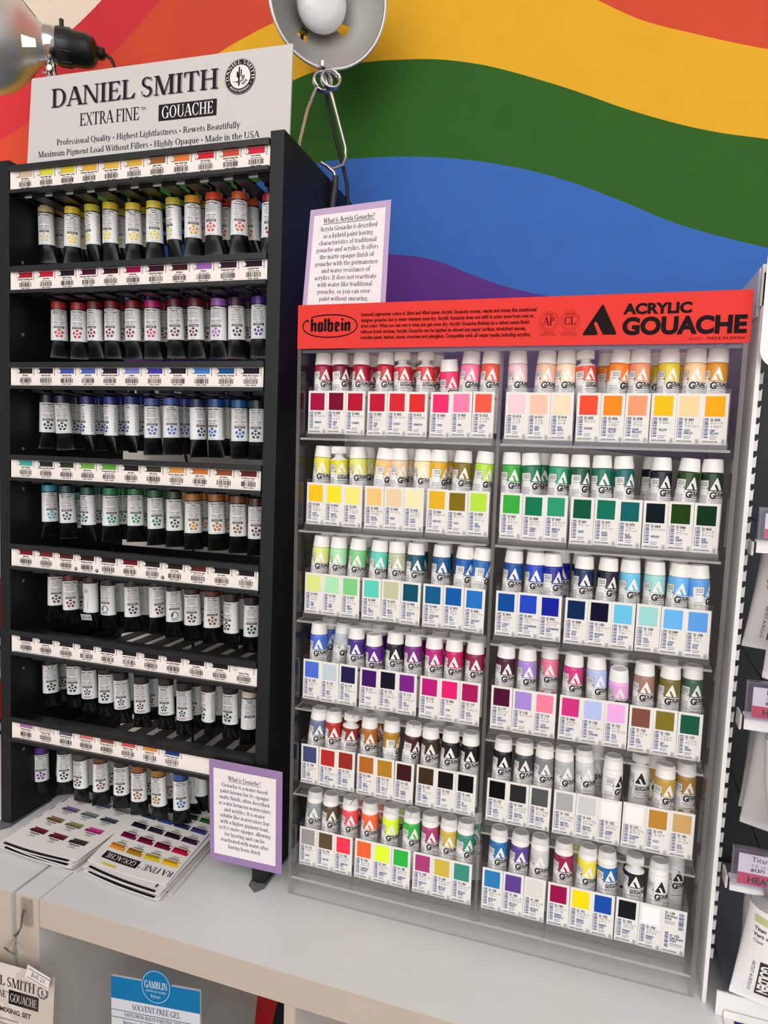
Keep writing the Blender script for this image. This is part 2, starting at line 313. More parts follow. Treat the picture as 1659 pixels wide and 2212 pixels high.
# ------------------------------------------------------------------ the room
def interp(P, x):
    for (a, b), (c, d) in zip(P, P[1:]):
        if a <= x <= c:
            t = (x - a) / (c - a); return b + (d - b) * t
    return P[0][1] if x < P[0][0] else P[-1][1]
def smooth_curve(P):
    xs = [p[0] for p in P]
    def f(x):
        return sum(interp(P, x + d) * k for d, k in ((-.03, .2), (-.015, .2), (0, .2), (.015, .2), (.03, .2)))
    return f
WALL_Y = .42
bands = [[(-1.5, .92), (-.45, .852), (.18, .772), (.534, .742), (1.6, .62)],
 [(-1.5, .93), (-.8, 1.0), (-.45, 1.09), (-.2, 1.145), (.007, 1.143), (.103, 1.127), (.171, 1.096), (.247, 1.066), (.338, 1.043), (.6, 1.0), (1.6, .9)],
 [(-1.5, .98), (-1.0, 1.1), (-.8, 1.16), (-.45, 1.262), (-.36, 1.297), (-.25, 1.325), (-.161, 1.339), (-.129, 1.342), (-.09, 1.34), (.007, 1.336), (.114, 1.324), (.199, 1.307), (.29, 1.283), (.378, 1.25), (.463, 1.211), (.546, 1.169), (.625, 1.14), (.707, 1.115), (1.0, 1.02), (1.6, .95)],
 [(-1.5, 1.12), (-1.0, 1.22), (-.762, 1.322), (-.6, 1.385), (-.4, 1.46), (-.222, 1.513), (-.173, 1.525), (-.105, 1.528), (-.029, 1.526), (.078, 1.515), (.135, 1.503), (.199, 1.485), (.272, 1.457), (.359, 1.421), (.452, 1.377), (.542, 1.341), (.619, 1.316), (.693, 1.3), (1.0, 1.2), (1.6, 1.1)],
 [(-1.5, 1.25), (-1.0, 1.36), (-.7, 1.48), (-.5, 1.55), (-.402, 1.594), (-.339, 1.616), (-.267, 1.636), (-.166, 1.663), (0, 1.69), (.15, 1.685), (.28, 1.645), (.392, 1.574), (.434, 1.547), (.483, 1.52), (.546, 1.497), (.608, 1.473), (.681, 1.448), (1.0, 1.35), (1.6, 1.25)],
 [(-1.5, 1.37), (-1.2, 1.42), (-1.029, 1.471), (-.984, 1.488), (-.933, 1.507), (-.735, 1.604), (-.691, 1.626), (-.652, 1.651), (-.589, 1.701), (-.558, 1.725), (-.4, 1.83), (0, 1.96), (.4, 1.85), (.8, 1.65), (1.6, 1.4)],
 [(-1.5, 1.55), (-1.2, 1.59), (-1.024, 1.622), (-.974, 1.633), (-.922, 1.649), (-.807, 1.695), (-.767, 1.719), (-.745, 1.732), (-.714, 1.75), (-.5, 1.92), (0, 2.15), (.8, 2.05), (1.6, 1.7)]]
wallcols = [(226, 218, 208), (92, 46, 132), (54, 102, 180), (42, 93, 24), (225, 168, 34), (206, 72, 46), (202, 48, 56), (232, 216, 196)]
mb = MB(); fns = [smooth_curve(b) for b in bands]; N = 150
for i in range(N):
    xa, xb = -1.5 + 3.1 * i / N, -1.5 + 3.1 * (i + 1) / N
    za = [-1.05] + [f(xa) for f in fns] + [2.75]; zb = [-1.05] + [f(xb) for f in fns] + [2.75]
    for k in range(8): mb.face([(xa, WALL_Y, za[k]), (xb, WALL_Y, zb[k]), (xb, WALL_Y, zb[k + 1]), (xa, WALL_Y, za[k + 1])], wallcols[k])
mb.box(-1.5, WALL_Y + .001, -1.05, 1.6, WALL_Y + .06, 2.75, (226, 218, 208))
struct('wall_back', mb, WALLP)
mb = MB(); mb.box(-2.6, -5.2, -1.1, 2.8, .48, -1.05); struct('floor', mb, FLOORM)
mb = MB(); mb.box(-2.6, -5.2, 2.75, 2.8, .48, 2.8, (225, 222, 216)); struct('ceiling', mb, WALLP)

# ------------------------------------------------------------------ low white shelf unit that serves as counter
FY = -.155; BY = .41; TH = .0475
root = thing('shelf_unit', 'long low white cube shelf unit carrying both paint racks on its top', 'shelf unit', (0, 0, -1.05))
def cbox(x0, y0, z0, x1, y1, z1, m=0):
    b = MB(); b.box(x0, y0, z0 + 1.05, x1, y1, z1 + 1.05, fm={2: 1}); return b
part('top_panel', cbox(-.3662, FY, -TH, 1.22, BY, 0), [LAMIN, EDGEW], root)
part('side_panel', cbox(-.4150, FY, -1.05, -.3685, BY, 0), [LAMIN, EDGEW], root)
part('divider', cbox(.0708, FY + .002, -.62, .0879, BY - .02, -TH), [LAMIN, EDGEW], root)
part('divider', cbox(.52, FY + .002, -.62, .5371, BY - .02, -TH), [LAMIN, EDGEW], root)
part('shelf_board', cbox(-.3685, FY + .002, -.64, 1.22, BY - .02, -.62), [LAMIN, EDGEW], root)
part('bottom_panel', cbox(-.3685, FY, -1.05, 1.22, BY, -1.0), [LAMIN, EDGEW], root)
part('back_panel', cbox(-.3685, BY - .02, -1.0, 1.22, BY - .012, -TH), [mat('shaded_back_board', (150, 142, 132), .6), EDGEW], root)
root2 = thing('shelf_unit', 'white shelf unit at the left edge, a narrow gap away from the long one', 'shelf unit', (0, 0, -1.05))
part('top_panel', cbox(-1.35, FY - .004, -TH, -.4215, BY, 0), [LAMIN, EDGEW], root2)
part('side_panel', cbox(-.4680, FY - .004, -1.05, -.4215, BY, -TH), [LAMIN, EDGEW], root2)
part('back_panel', cbox(-1.35, BY - .02, -1.05, -.4680, BY, -TH), [LAMIN, EDGEW], root2)

# ------------------------------------------------------------------ cartons at the far left
for z0, z1, c1, c2, lab in ((.0002, .135, (176, 34, 34), (26, 34, 66), 'red carton with navy foot standing left of the black rack, lowest of three'),
                            (.1352, .215, (128, 126, 126), (110, 108, 110), 'grey carton between the two red cartons left of the black rack'),
                            (.2152, .376, (178, 36, 34), (24, 34, 64), 'red carton with navy foot on top of the grey one left of the black rack')):
    b = MB(); zm = z0 + (z1 - z0) * .3
    b.box(-1.13, .19, 0, -.93, .36, zm - z0, c2); b.box(-1.13, .19, zm - z0, -.93, .36, z1 - z0, c1)
    b.rect(plane((-.9298, .19, 0), (0, 1, 0), (0, 0, 1)), .02, .01, .15, .03, (196, 190, 184))
    solo('carton', b, PAPER, lab, 'box', 'stacked cartons', (0, 0, z0))

# ------------------------------------------------------------------ black hanging rack (leans back a little)
RO = V3((-.602, -.0115, 0)); AZ, TI = math.radians(1.25), math.radians(1.45)
RM = Matrix.Rotation(AZ, 3, 'Z') @ Matrix.Rotation(-TI, 3, 'X')
REU = RM.to_euler()
def RW(l): return RO + RM @ V3(l)
rack = thing('hanging_rack', 'tall black rack with slotted shelves and hanging paint tubes', 'display rack', RO, REU)
RH = 1.229; PW = .0236; RWID = .5585; RD = .315
def panel(x0, x1, holes=None):
    b = MB(); b.box(x0, 0, .004, x1, RD, RH)
    if holes:
        P = plane((x1 if holes > 0 else x0, 0, 0), (0, 1, 0), (0, 0, 1), .0003 if holes > 0 else -.0003)
        for z in (1.06, .93, .852, .83, .72, .645, .50, .47, .33, .30, .17, .14):
            for y in (.03, .28): b.disc(P, y, z, .0032, (120, 116, 112), 0, 10)
    return b
BLK_ATTR = mat('black_melamine_board', rough=.5, attr=True, noise=.12, scale=200, spec=.35)
def recol(b, c):
    b.c = [c if k == WHITE else k for k in b.c]; return b
part('side_panel', recol(panel(0, PW, 1), (15, 14, 15)), BLK_ATTR, rack)
part('side_panel', recol(panel(RWID - PW, RWID, 0), (16, 15, 17)), BLK_ATTR, rack)
ZT = [1.209, 1.035, .866, .700, .536, .374, .2075]
PLO = [-.0425, -.0410, -.0425, -.0435, -.0460, -.0490, -.0500]
SLOT0, SLOTP, SLW = .0508, .0447, .0185
for k in range(7):
    zt = ZT[k]; pz = zt + PLO[k]; b = MB(); xi, xo = PW + .0005, RWID - PW - .0005
    # bent fascia: top lip, back of the channel, bottom lip, then the step back to the slotted plate
    b.box(xi, -.004, zt - .0005, xo, .004, zt + .009); b.box(xi, .0035, zt - .036, xo, .0055, zt)
    b.box(xi, -.004, zt - .0385, xo, .0055, zt - .0325); b.box(xi, .0055, zt - .0375, xo, .0165, zt - .0355)
    b.box(xi, .0055, zt + .004, xo, .03, zt + .0055)
    # plate as bars between slots, open to the front, with a notched turned-down lip
    cuts = [xi] + [e for i in range(11) for e in (SLOT0 + SLOTP * i - SLW / 2, SLOT0 + SLOTP * i + SLW / 2)] + [xo]
    for i in range(0, len(cuts), 2):
        b.box(cuts[i], .0145, pz, cuts[i + 1], .27, pz + .002); b.box(cuts[i], .0145, pz, cuts[i + 1], .0165, pz + .0078)
    b.box(xi, .0145, pz + .0078, xo, .0165, zt - .0355)
    b.box(xi, .262, pz, xo, .30, pz + .002); b.box(xi, .298, pz, xo, .30, pz + .02)
    part('shelf', recol(b, (13, 12, 12)), mat('black_shelf_steel', rough=.42, attr=True, noise=.1, scale=180), rack)
for x0, lab in ((-.002, 0), (RWID - PW - .002, 1)):
    b = MB(); w0 = PW + .004
    b.quads([[(x0 - .001, -.006, .0005), (x0 + w0 * .62, -.020, .0005), (x0 + w0 + .001, -.004, .0005)], [(x0, -.001, .006), (x0 + w0 * .5, -.001, .0045), (x0 + w0, -.001, .006)], [(x0, .10, .003), (x0 + w0 * .5, .10, .003), (x0 + w0 + .003, .10, .003)]], m=0)
    b.box(x0, 0, .0008, x0 + w0, .10, .004); part('foot_pad', b, GREYT, rack)

# label strips
NAMES = [['Buff Titanium', 'Hansa Yellow Light', 'Cadmium Yellow Lt. Hue', 'Cadmium Yellow Med. Hue', 'Hansa Yellow Medium', 'Lemon Yellow', 'Indian Yellow', 'Hansa Yellow Deep', 'Pyrrol Orange', 'Cadmium Orange Hue', 'Pyrrol Scarlet'],
 ['Cadmium Red Medium Hue', 'Pyrrol Red', 'Alizarin Crimson', 'Permanent Alizarin Crimson', 'Carmine', 'Opera Pink', 'Quinacridone Magenta', 'Bordeaux', 'Wisteria', 'Quinacridone Purple', 'Carbazole Violet'],
 ['Moonglow', 'Indanthrone Blue', 'Ultramarine Blue', 'Cobalt Blue', 'Phthalo Blue (Green Shade)', 'Lavender', "King's Royal Blue", 'Prussian Blue', 'Cerulean Blue', 'Cerulean Blue, Chromium', 'Phthalo Blue Turquoise'],
 ['Cobalt Teal Blue', 'Phthalo Green (Blue Shade)', 'Cascade Green', 'Spring Green', 'Permanent Green Light', 'Sap Green', 'Olive Green', 'Chrome Titanate Yellow', 'Yellow Ochre', 'Raw Sienna', 'E-F Red Iron Oxide'],
 ['Indian Red', 'Venetian Red', 'Piemontite Genuine', 'Bloodstone Genuine', 'E-F Brown Iron Oxide', 'Burnt Sienna', 'Hematite Genuine', 'Burnt Umber', 'E-F Yellow Iron Oxide', 'Raw Umber', 'Sepia'],
 ['Van Dyck Brown', 'Neutral Tint', "Jane's Grey", "Payne's Gray", "Alvaro's Caliente Grey", "Alvaro's Fresco Grey", "Jean's Black (Bluish)", "Jean's Black (Reddish)", 'Ivory Black', 'Lamp Black', 'Titanium White'],
 ['Interference Mauve', 'Pearlescent White', 'Iridescent Moonstone', 'Iridescent Sunstone', 'Iridescent Antique Gold', 'Iridescent Copper', 'Iridescent Gold', 'Iridescent Electric Blue']]
SWC = [[(205, 178, 150), (215, 205, 60), (212, 190, 45), (218, 165, 60), (222, 172, 75), (212, 165, 65), (150, 92, 50), (222, 120, 60), (205, 45, 55), (196, 78, 56), (205, 42, 62)],
 [(165, 30, 58), (190, 38, 55), (36, 28, 38), (70, 20, 45), (58, 22, 38), (150, 18, 72), (62, 22, 42), (66, 32, 38), (150, 95, 175), (52, 32, 42), (38, 32, 40)],
 [(42, 42, 36), (38, 34, 38), (70, 82, 165), (80, 98, 170), (44, 36, 48), (120, 120, 195), (72, 60, 160), (40, 34, 44), (70, 120, 190), (30, 85, 140), (36, 34, 40)],
 [(70, 165, 155), (46, 46, 44), (50, 58, 42), (110, 170, 70), (90, 160, 62), (40, 38, 40), (58, 66, 44), (212, 145, 72), (196, 110, 60), (140, 76, 52), (92, 40, 42)],
 [(120, 30, 48), (120, 44, 44), (82, 42, 42), (56, 34, 36), (44, 34, 36), (112, 28, 40), (42, 36, 40), (44, 36, 36), (92, 46, 40), (38, 34, 36), (42, 36, 40)],
 [(40, 34, 36), (36, 34, 38), (46, 42, 48), (40, 38, 44), (40, 34, 38), (38, 34, 40), (40, 34, 36), (52, 40, 44), (36, 34, 36), (36, 34, 36), (236, 231, 224)],
 [(165, 110, 165), (196, 186, 176), (84, 82, 96), (206, 120, 118), (140, 72, 60), (200, 86, 84), (208, 140, 66), (34, 62, 130)]]
ORD = ['first', 'second', 'third', 'fourth', 'fifth', 'sixth', 'seventh', 'eighth', 'ninth', 'tenth', 'eleventh']
SHN = ['top shelf', 'second shelf', 'third shelf', 'fourth shelf', 'fifth shelf', 'sixth shelf', 'lowest shelf']
def barcode(b, P, x0, z0, x1, z1, col, n=17, vert=False):
    rr = random.Random(int((x0 + z0) * 9999)); t = 0.
    while t < 1:
        wd = rr.choice((.02, .03, .05)); wd = min(wd, 1 - t)
        if vert: b.rect(P, x0, z0 + (z1 - z0) * t, x1, z0 + (z1 - z0) * (t + wd), col)
        else: b.rect(P, x0 + (x1 - x0) * t, z0, x0 + (x1 - x0) * (t + wd), z1, col)
        t += wd + rr.choice((.018, .03, .03, .05))
for k in range(7):
    zt = ZT[k]; b = MB(); xa, xb = PW + .003, RWID - PW - .0015
    yb = lambda x: .0028 - .004 * (max(0, (x - xb + .012) / .012) ** 2 if k in (2, 3, 4) else 0) - .003 * max(0, (xa + .008 - x) / .008) ** 2
    def P(x, z, o=.0004): return (x, yb(x) - o, z + (((x - xb + .012) / .012) ** 2 * (-.006) * (1 if z < zt - .02 else .3) if x > xb - .012 and k in (2, 3, 4, 5) and (z < zt - .031) else 0))
    xs_ = [xa, xa + .004, xa + .008] + [xa + .008 + (xb - xa - .02) * i / 11 for i in range(1, 12)] + [xb - .008, xb - .004, xb]
    b.quads([[P(x, zt - .0325, 0) for x in xs_], [P(x, zt - .016, 0) for x in xs_], [P(x, zt - .0005, 0) for x in xs_]], (236, 226, 218), 0, False)
    n = len(NAMES[k]); pit = .0452; x0 = xa + .013
    for i in range(n):
        x = x0 + pit * i; c = SWC[k][i]
        b.rect(P, x + .002, zt - .0105, x + .0325, zt - .0012, c)
        b.disc(lambda u, v: P(u, v, .0006), x + .001, zt - .0065, .0042, (40, 36, 40), n=14); b.disc(lambda u, v: P(u, v, .0008), x + .001, zt - .0065, .0036, (240, 235, 230), n=14)
        b.text(lambda u, v: P(u, v, .001), str(1 + (i * 5 + k) % 3), x + .001, zt - .0085, .0042, 'r', 'c')
        b.text(P, NAMES[k][i], x + .017, zt - .0145, .0024, 'b', 'c', .85)
        for q in range(3): b.rect(P, x + .008 + .007 * q, zt - .0176, x + .0135 + .007 * q, zt - .0166, (90, 84, 88))
        barcode(b, P, x + .0045, zt - .0268, x + .0305, zt - .0188, INK)
        b.rect(P, x + .008, zt - .0296, x + .016, zt - .0282, (110, 104, 106)); b.rect(P, x + .018, zt - .0296, x + .027, zt - .0282, (110, 104, 106))
        for q in range(4): b.rect(P, x + .0355, zt - .0035 - .0033 * q, x + .0368, zt - .0012 - .0033 * q, (80, 74, 78))
        if k == 4 and i in (2, 3, 6): b.disc(P, x + .0385, zt - .027, .0032, INK, n=14); b.text(lambda u, v: P(u, v, .0007), 'P', x + .0385, zt - .0288, .0036, 'b', 'c', col=WHITE)
    kinds = ['yellow and orange', 'red and violet', 'mainly blue', 'green to ochre', 'dark red and brown', 'near-black', 'iridescent, half blank']
    solo('label_strip', b, PAPER, 'white barcode strip with %s swatches on %s of the black rack' % (kinds[k], SHN[k]), 'label strip', 'barcode strips on the black rack', RO, REU)

# printed header board standing on the rack
b = MB()
TL, TR, BL, BR = V3((.0201, .055, 1.3965)), V3((.5425, .055, 1.389)), V3((.0088, .055, 1.2365)), V3((.5406, .055, 1.232))
b.face([BL, BR, TR, TL], (203, 198, 194)); D = V3((0, .003, 0)); b.face([TL + D, TR + D, BR + D, BL + D], (203, 198, 194))
for p, q in ((BL, BR), (BR, TR), (TR, TL), (TL, BL)): b.face([p, p + D, q + D, q], (203, 198, 194))
SG = (203, 198, 194); zb_ = ZT[0] + PLO[0] + .0025
for y0, y1, z0, z1 in ((.0180, .0180, zb_, 1.2060), (.0180, .0550, 1.2060, 1.2340)):
    b.face([(.036, y0, z0), (.520, y0, z0), (.520, y1, z1), (.036, y1, z1)], SG); b.face([(.036, y1 + .002, z1), (.520, y1 + .002, z1), (.520, y0 + .002, z0), (.036, y0 + .002, z0)], SG)
ux = (TR - TL).normalized(); P = plane((0, .055, 1.3435), V3((1, 0, -.0145)), V3((.0145, 0, 1)))
GR = (150, 146, 148)
b.text(P, 'DANIEL SMITH', .0655, -.0035, .0315, 's', fit=.3455, col=GR)
b.text(plane((0, .055, 1.3435), V3((1, 0, -.0145)), V3((.0145, 0, 1)), .0008), 'DANIEL SMITH', .0640, -.0022, .0320, 's', fit=.3445, col=(42, 36, 42))
b.text(P, 'EXTRA FINE', .1275, -.0395, .0218, 's', fit=.126, col=(42, 36, 42)); b.text(P, 'TM', .2555, -.0245, .0055, 'r', col=(42, 36, 42))
b.rect(P, .2925, -.0455, .4060, -.0185, (42, 36, 42)); b.text(plane((0, .055, 1.3435), V3((1, 0, -.0145)), V3((.0145, 0, 1)), .0008), 'GOUACHE', .2985, -.0418, .0200, 's', fit=.1015, col=(235, 230, 226))
b.text(P, 'Professional Quality • Highest Lightfastness • Rewets Beautifully', .0775, -.0690, .0102, 's', fit=.3740, col=(48, 42, 46))
b.text(P, 'Maximum Pigment Load Without Fillers • Highly Opaque • Made in the USA', .0365, -.0875, .0102, 's', fit=.4510, col=(48, 42, 46))
def roundel(b, P0, P1, P2, cx, cy, R):
    DK = (44, 38, 42); LT = (232, 227, 222)
    b.disc(P0, cx, cy, R, DK, n=44); b.disc(P1, cx, cy, R * .665, LT, n=36); b.disc(P1, cx, cy, R * .97, LT, n=44, r0=R * .955)
    def arc_text(txt, rad, size, a0, a1, st, flip=1):
        GLf = SERIF if st == 's' else GLY[st]; kk = size if st == 's' else size / CAPH
        wd = sum(GLf[c][2] for c in txt); acc = 0.
        for c in txt:
            vs, fs, adv = GLf[c]; f = (acc + adv / 2) / wd; acc += adv; a = math.radians(a0 + (a1 - a0) * f); xk = abs(math.radians(a1 - a0)) * rad / wd
            er = V3((math.cos(a), math.sin(a), 0)); et = V3((math.sin(a), -math.cos(a), 0)) * flip; up = er * flip
            for fc in fs: b.face([P1(cx + (er * rad + et * (vs[i][0] - adv / 2) * xk + up * vs[i][1] * kk).x, cy + (er * rad + et * (vs[i][0] - adv / 2) * xk + up * vs[i][1] * kk).y) for i in fc], LT)
    arc_text('DANIEL SMITH', R * .73, R * .19, 196, -16, 's')
    arc_text("ARTISTS' MATERIALS", R * .86, R * .13, 218, 322, 's', -1)
    for a in (207, -27): b.disc(P1, cx + R * .8 * math.cos(math.radians(a)), cy + R * .8 * math.sin(math.radians(a)), R * .035, LT, n=8)
    r = R * .6
    def stem(pts, wd):
        for (x0, y0), (x1, y1) in zip(pts, pts[1:]): b.face([P2(cx + r * (x0 - wd), cy + r * y0), P2(cx + r * (x0 + wd), cy + r * y0), P2(cx + r * (x1 + wd), cy + r * y1), P2(cx + r * (x1 - wd), cy + r * y1)], DK)
    stem([(-.1, -.85), (-.08, .9)], .075); stem([(-.08, -.1), (-.3, .02), (-.3, .5)], .055); stem([(-.08, .0), (.12, .12), (.14, .65)], .055); stem([(-.09, -.2), (-.2, -.1), (-.2, .4)], .045)
    rr = random.Random(3)
    for i in range(26):
        x = rr.uniform(-.45, .75); y = -.55 + rr.uniform(-.25, .3) * (1.1 - abs(x - .25)); b.disc(P2, cx + r * x, cy + r * y, r * rr.uniform(.03, .08), (90, 84, 86), n=7)
    b.disc(P2, cx + r * .34, cy + r * -.05, r * .2, (130, 122, 122), n=12); b.rect(P2, cx - r * .8, cy - r * .47, cx + r * .9, cy - r * .44, (110, 104, 104))
PL = lambda o: plane((0, .055, 1.3435), V3((1, 0, -.0145)), V3((.0145, 0, 1)), o)
roundel(b, PL(.0004), PL(.0008), PL(.0012), .4483, .0118, .0285)
solo('header_sign', b, PAPER, 'white header board with serif lettering and round cactus emblem topping the black rack', 'sign', None, RO, REU)

# ------------------------------------------------------------------ black-ended tubes hanging in the rack
# (shelf, 0 front / 1 behind, place, x, y, z of label foot, lean, turn) in the rack's own frame
DT=[
(1,0,0,0.0443,0.0670,1.0998,-0.03,17),(1,0,1,0.1025,0.0670,1.0936,0.00,37),(1,0,2,0.1481,0.0670,1.0948,-0.03,-17),(1,0,3,0.1858,0.0670,1.0957,-0.00,3),(1,0,4,0.2363,0.0670,1.0913,-0.03,32),(1,0,5,0.2792,0.0670,1.0916,-0.02,31),(1,0,6,0.3189,0.0670,1.0943,-0.03,-18),(1,0,7,0.3572,0.0670,1.0952,-0.03,34),(1,0,8,0.3970,0.0670,1.0974,-0.01,6),(1,0,9,0.4467,0.0670,1.0949,-0.01,30),(1,0,10,0.5046,0.0670,1.0872,-0.01,22),(1,1,0,0.0311,0.1140,1.1084,-0.03,20),(1,1,1,0.0892,0.1140,1.1024,-0.07,24),(1,1,2,0.1727,0.1140,1.1013,-0.00,9),(1,1,3,0.2237,0.1140,1.1002,-0.04,20),(1,1,4,0.3488,0.1140,1.1024,0.00,16),(1,1,5,0.3930,0.1140,1.1038,-0.02,1),(1,1,6,0.4472,0.1140,1.1000,-0.05,-8),
(2,0,0,0.0733,0.0670,0.9242,-0.01,38),(2,0,1,0.1175,0.0670,0.9215,0.00,25),(2,0,2,0.1540,0.0670,0.9226,-0.01,4),(2,0,3,0.1921,0.0670,0.9224,-0.01,13),(2,0,4,0.2370,0.0670,0.9215,-0.02,8),(2,0,5,0.2780,0.0670,0.9210,-0.02,19),(2,0,6,0.3259,0.0670,0.9221,-0.04,24),(2,0,7,0.3668,0.0670,0.9216,-0.03,7),(2,0,8,0.4112,0.0670,0.9202,-0.01,5),(2,0,9,0.4467,0.0670,0.9206,-0.04,30),(2,0,10,0.4899,0.0670,0.9214,-0.03,17),(2,1,0,0.1753,0.1140,0.9284,-0.01,16),(2,1,1,0.2240,0.1140,0.9278,-0.01,38),(2,1,2,0.2692,0.1140,0.9273,-0.03,19),(2,1,3,0.3193,0.1140,0.9282,-0.02,23),(2,1,4,0.3616,0.1140,0.9262,-0.04,3),(2,1,5,0.4445,0.1140,0.9252,-0.04,18),
(3,0,0,0.0466,0.0670,0.7529,-0.00,44),(3,0,1,0.0851,0.0670,0.7517,-0.07,26),(3,0,2,0.1397,0.0670,0.7507,-0.02,-23),(3,0,3,0.1909,0.0670,0.7506,-0.01,-24),(3,0,4,0.2367,0.0670,0.7519,-0.02,-26),(3,0,5,0.2803,0.0670,0.7487,-0.03,31),(3,0,6,0.3199,0.0670,0.7503,-0.03,35),(3,0,7,0.3746,0.0670,0.7484,-0.04,60),(3,0,8,0.4103,0.0670,0.7489,-0.02,-5),(3,0,9,0.4564,0.0670,0.7480,-0.03,30),(3,0,10,0.4907,0.0670,0.7476,-0.02,11),(3,1,0,0.0714,0.1140,0.7536,-0.01,25),(3,1,1,0.1263,0.1140,0.7535,-0.03,35),(3,1,2,0.1754,0.1140,0.7539,-0.02,34),(3,1,3,0.2203,0.1140,0.7551,-0.01,20),(3,1,4,0.3151,0.1140,0.7525,-0.01,34),(3,1,5,0.4050,0.1140,0.7527,-0.02,-33),(3,1,6,0.4507,0.1140,0.7496,-0.02,41),
(4,0,0,0.0526,0.0670,0.5828,-0.02,56),(4,0,1,0.0947,0.0670,0.5829,-0.05,32),(4,0,2,0.1416,0.0670,0.5823,-0.02,-3),(4,0,3,0.1911,0.0670,0.5840,0.00,46),(4,0,4,0.2462,0.0670,0.5876,-0.02,38),(4,0,5,0.2897,0.0670,0.5848,-0.04,42),(4,0,6,0.3292,0.0670,0.5842,-0.03,35),(4,0,7,0.3674,0.0670,0.5824,-0.02,34),(4,0,8,0.4153,0.0670,0.5842,-0.04,32),(4,0,9,0.4574,0.0670,0.5828,-0.02,24),(4,0,10,0.4931,0.0670,0.5808,-0.02,23),(4,1,0,0.0770,0.1140,0.5685,-0.01,19),(4,1,1,0.1277,0.1140,0.5814,-0.01,41),(4,1,2,0.1814,0.1140,0.5827,-0.01,28),(4,1,3,0.2325,0.1140,0.5819,-0.01,37),(4,1,4,0.2757,0.1140,0.5801,-0.01,36),(4,1,5,0.3623,0.1140,0.5813,-0.04,15),(4,1,6,0.4097,0.1140,0.5816,-0.04,19),(4,1,7,0.4513,0.1140,0.5785,-0.05,12),
(5,0,0,0.0664,0.0670,0.4215,-0.01,44),(5,0,1,0.1026,0.0670,0.4162,-0.04,37),(5,0,2,0.1476,0.0670,0.4158,-0.01,180),(5,0,3,0.1880,0.0670,0.4150,-0.01,3),(5,0,4,0.2420,0.0670,0.4175,-0.04,38),(5,0,5,0.2953,0.0670,0.4225,-0.05,54),(5,0,6,0.3315,0.0670,0.4179,-0.03,35),(5,0,7,0.3698,0.0670,0.4155,-0.03,22),(5,0,8,0.4093,0.0670,0.4153,-0.01,32),(5,0,9,0.4479,0.0670,0.4099,-0.01,-14),(5,0,10,0.4890,0.0670,0.4081,-0.01,23),(5,1,0,0.0834,0.1140,0.4068,-0.00,19),(5,1,1,0.1785,0.1140,0.4116,-0.02,180),(5,1,2,0.2334,0.1140,0.4109,-0.01,180),(5,1,3,0.3597,0.1140,0.4116,-0.03,9),(5,1,4,0.4030,0.1140,0.4101,-0.02,1),(5,1,5,0.4442,0.1140,0.4070,-0.02,-34),
(6,0,0,0.0477,0.0750,0.2431,-0.03,45),(6,0,1,0.1051,0.0750,0.2484,-0.04,19),(6,0,2,0.1394,0.0750,0.2445,-0.02,18),(6,0,3,0.1784,0.0750,0.2417,-0.02,23),(6,0,4,0.2146,0.0750,0.2348,-0.05,28),(6,0,5,0.2591,0.0750,0.2338,-0.03,20),(6,0,6,0.3119,0.0750,0.2379,-0.02,12),(6,0,7,0.3511,0.0750,0.2335,-0.03,11),(6,0,8,0.4004,0.0750,0.2388,0.00,-32),(6,0,9,0.4459,0.0750,0.2409,-0.01,1),(6,0,10,0.4838,0.0750,0.2377,-0.00,29),(6,1,0,0.0353,0.1220,0.2347,-0.03,32),(6,1,1,0.2026,0.1220,0.2353,-0.03,180),(6,1,2,0.2505,0.1220,0.2290,-0.03,7),(6,1,3,0.3437,0.1220,0.2266,-0.02,4),(6,1,4,0.3959,0.1220,0.2343,-0.03,180),(6,1,5,0.4358,0.1220,0.2340,-0.02,180),
(7,0,0,0.0257,0.0720,0.0606,0.02,40),(7,0,1,0.0842,0.0720,0.0704,-0.00,32),(7,0,2,0.1229,0.0720,0.0638,-0.01,6),(7,0,3,0.1697,0.0720,0.0658,-0.01,35),(7,0,4,0.2169,0.0720,0.0674,0.00,22),(7,0,5,0.2565,0.0720,0.0625,-0.01,21),(7,0,6,0.3013,0.0720,0.0617,-0.03,6),(7,0,7,0.3494,0.0720,0.0633,-0.03,29),(7,1,0,0.0104,0.1190,0.0488,-0.03,180),(7,1,1,0.1043,0.1190,0.0465,0.01,180),(7,1,2,0.1541,0.1190,0.0545,-0.04,23),(7,1,3,0.2014,0.1190,0.0573,-0.01,27),(7,1,4,0.2468,0.1190,0.0523,-0.03,26),(7,1,5,0.2937,0.1190,0.0534,-0.03,12),(7,1,6,0.3445,0.1190,0.0534,-0.02,180),(7,1,7,0.3595,0.1190,0.0698,-0.02,180),
]
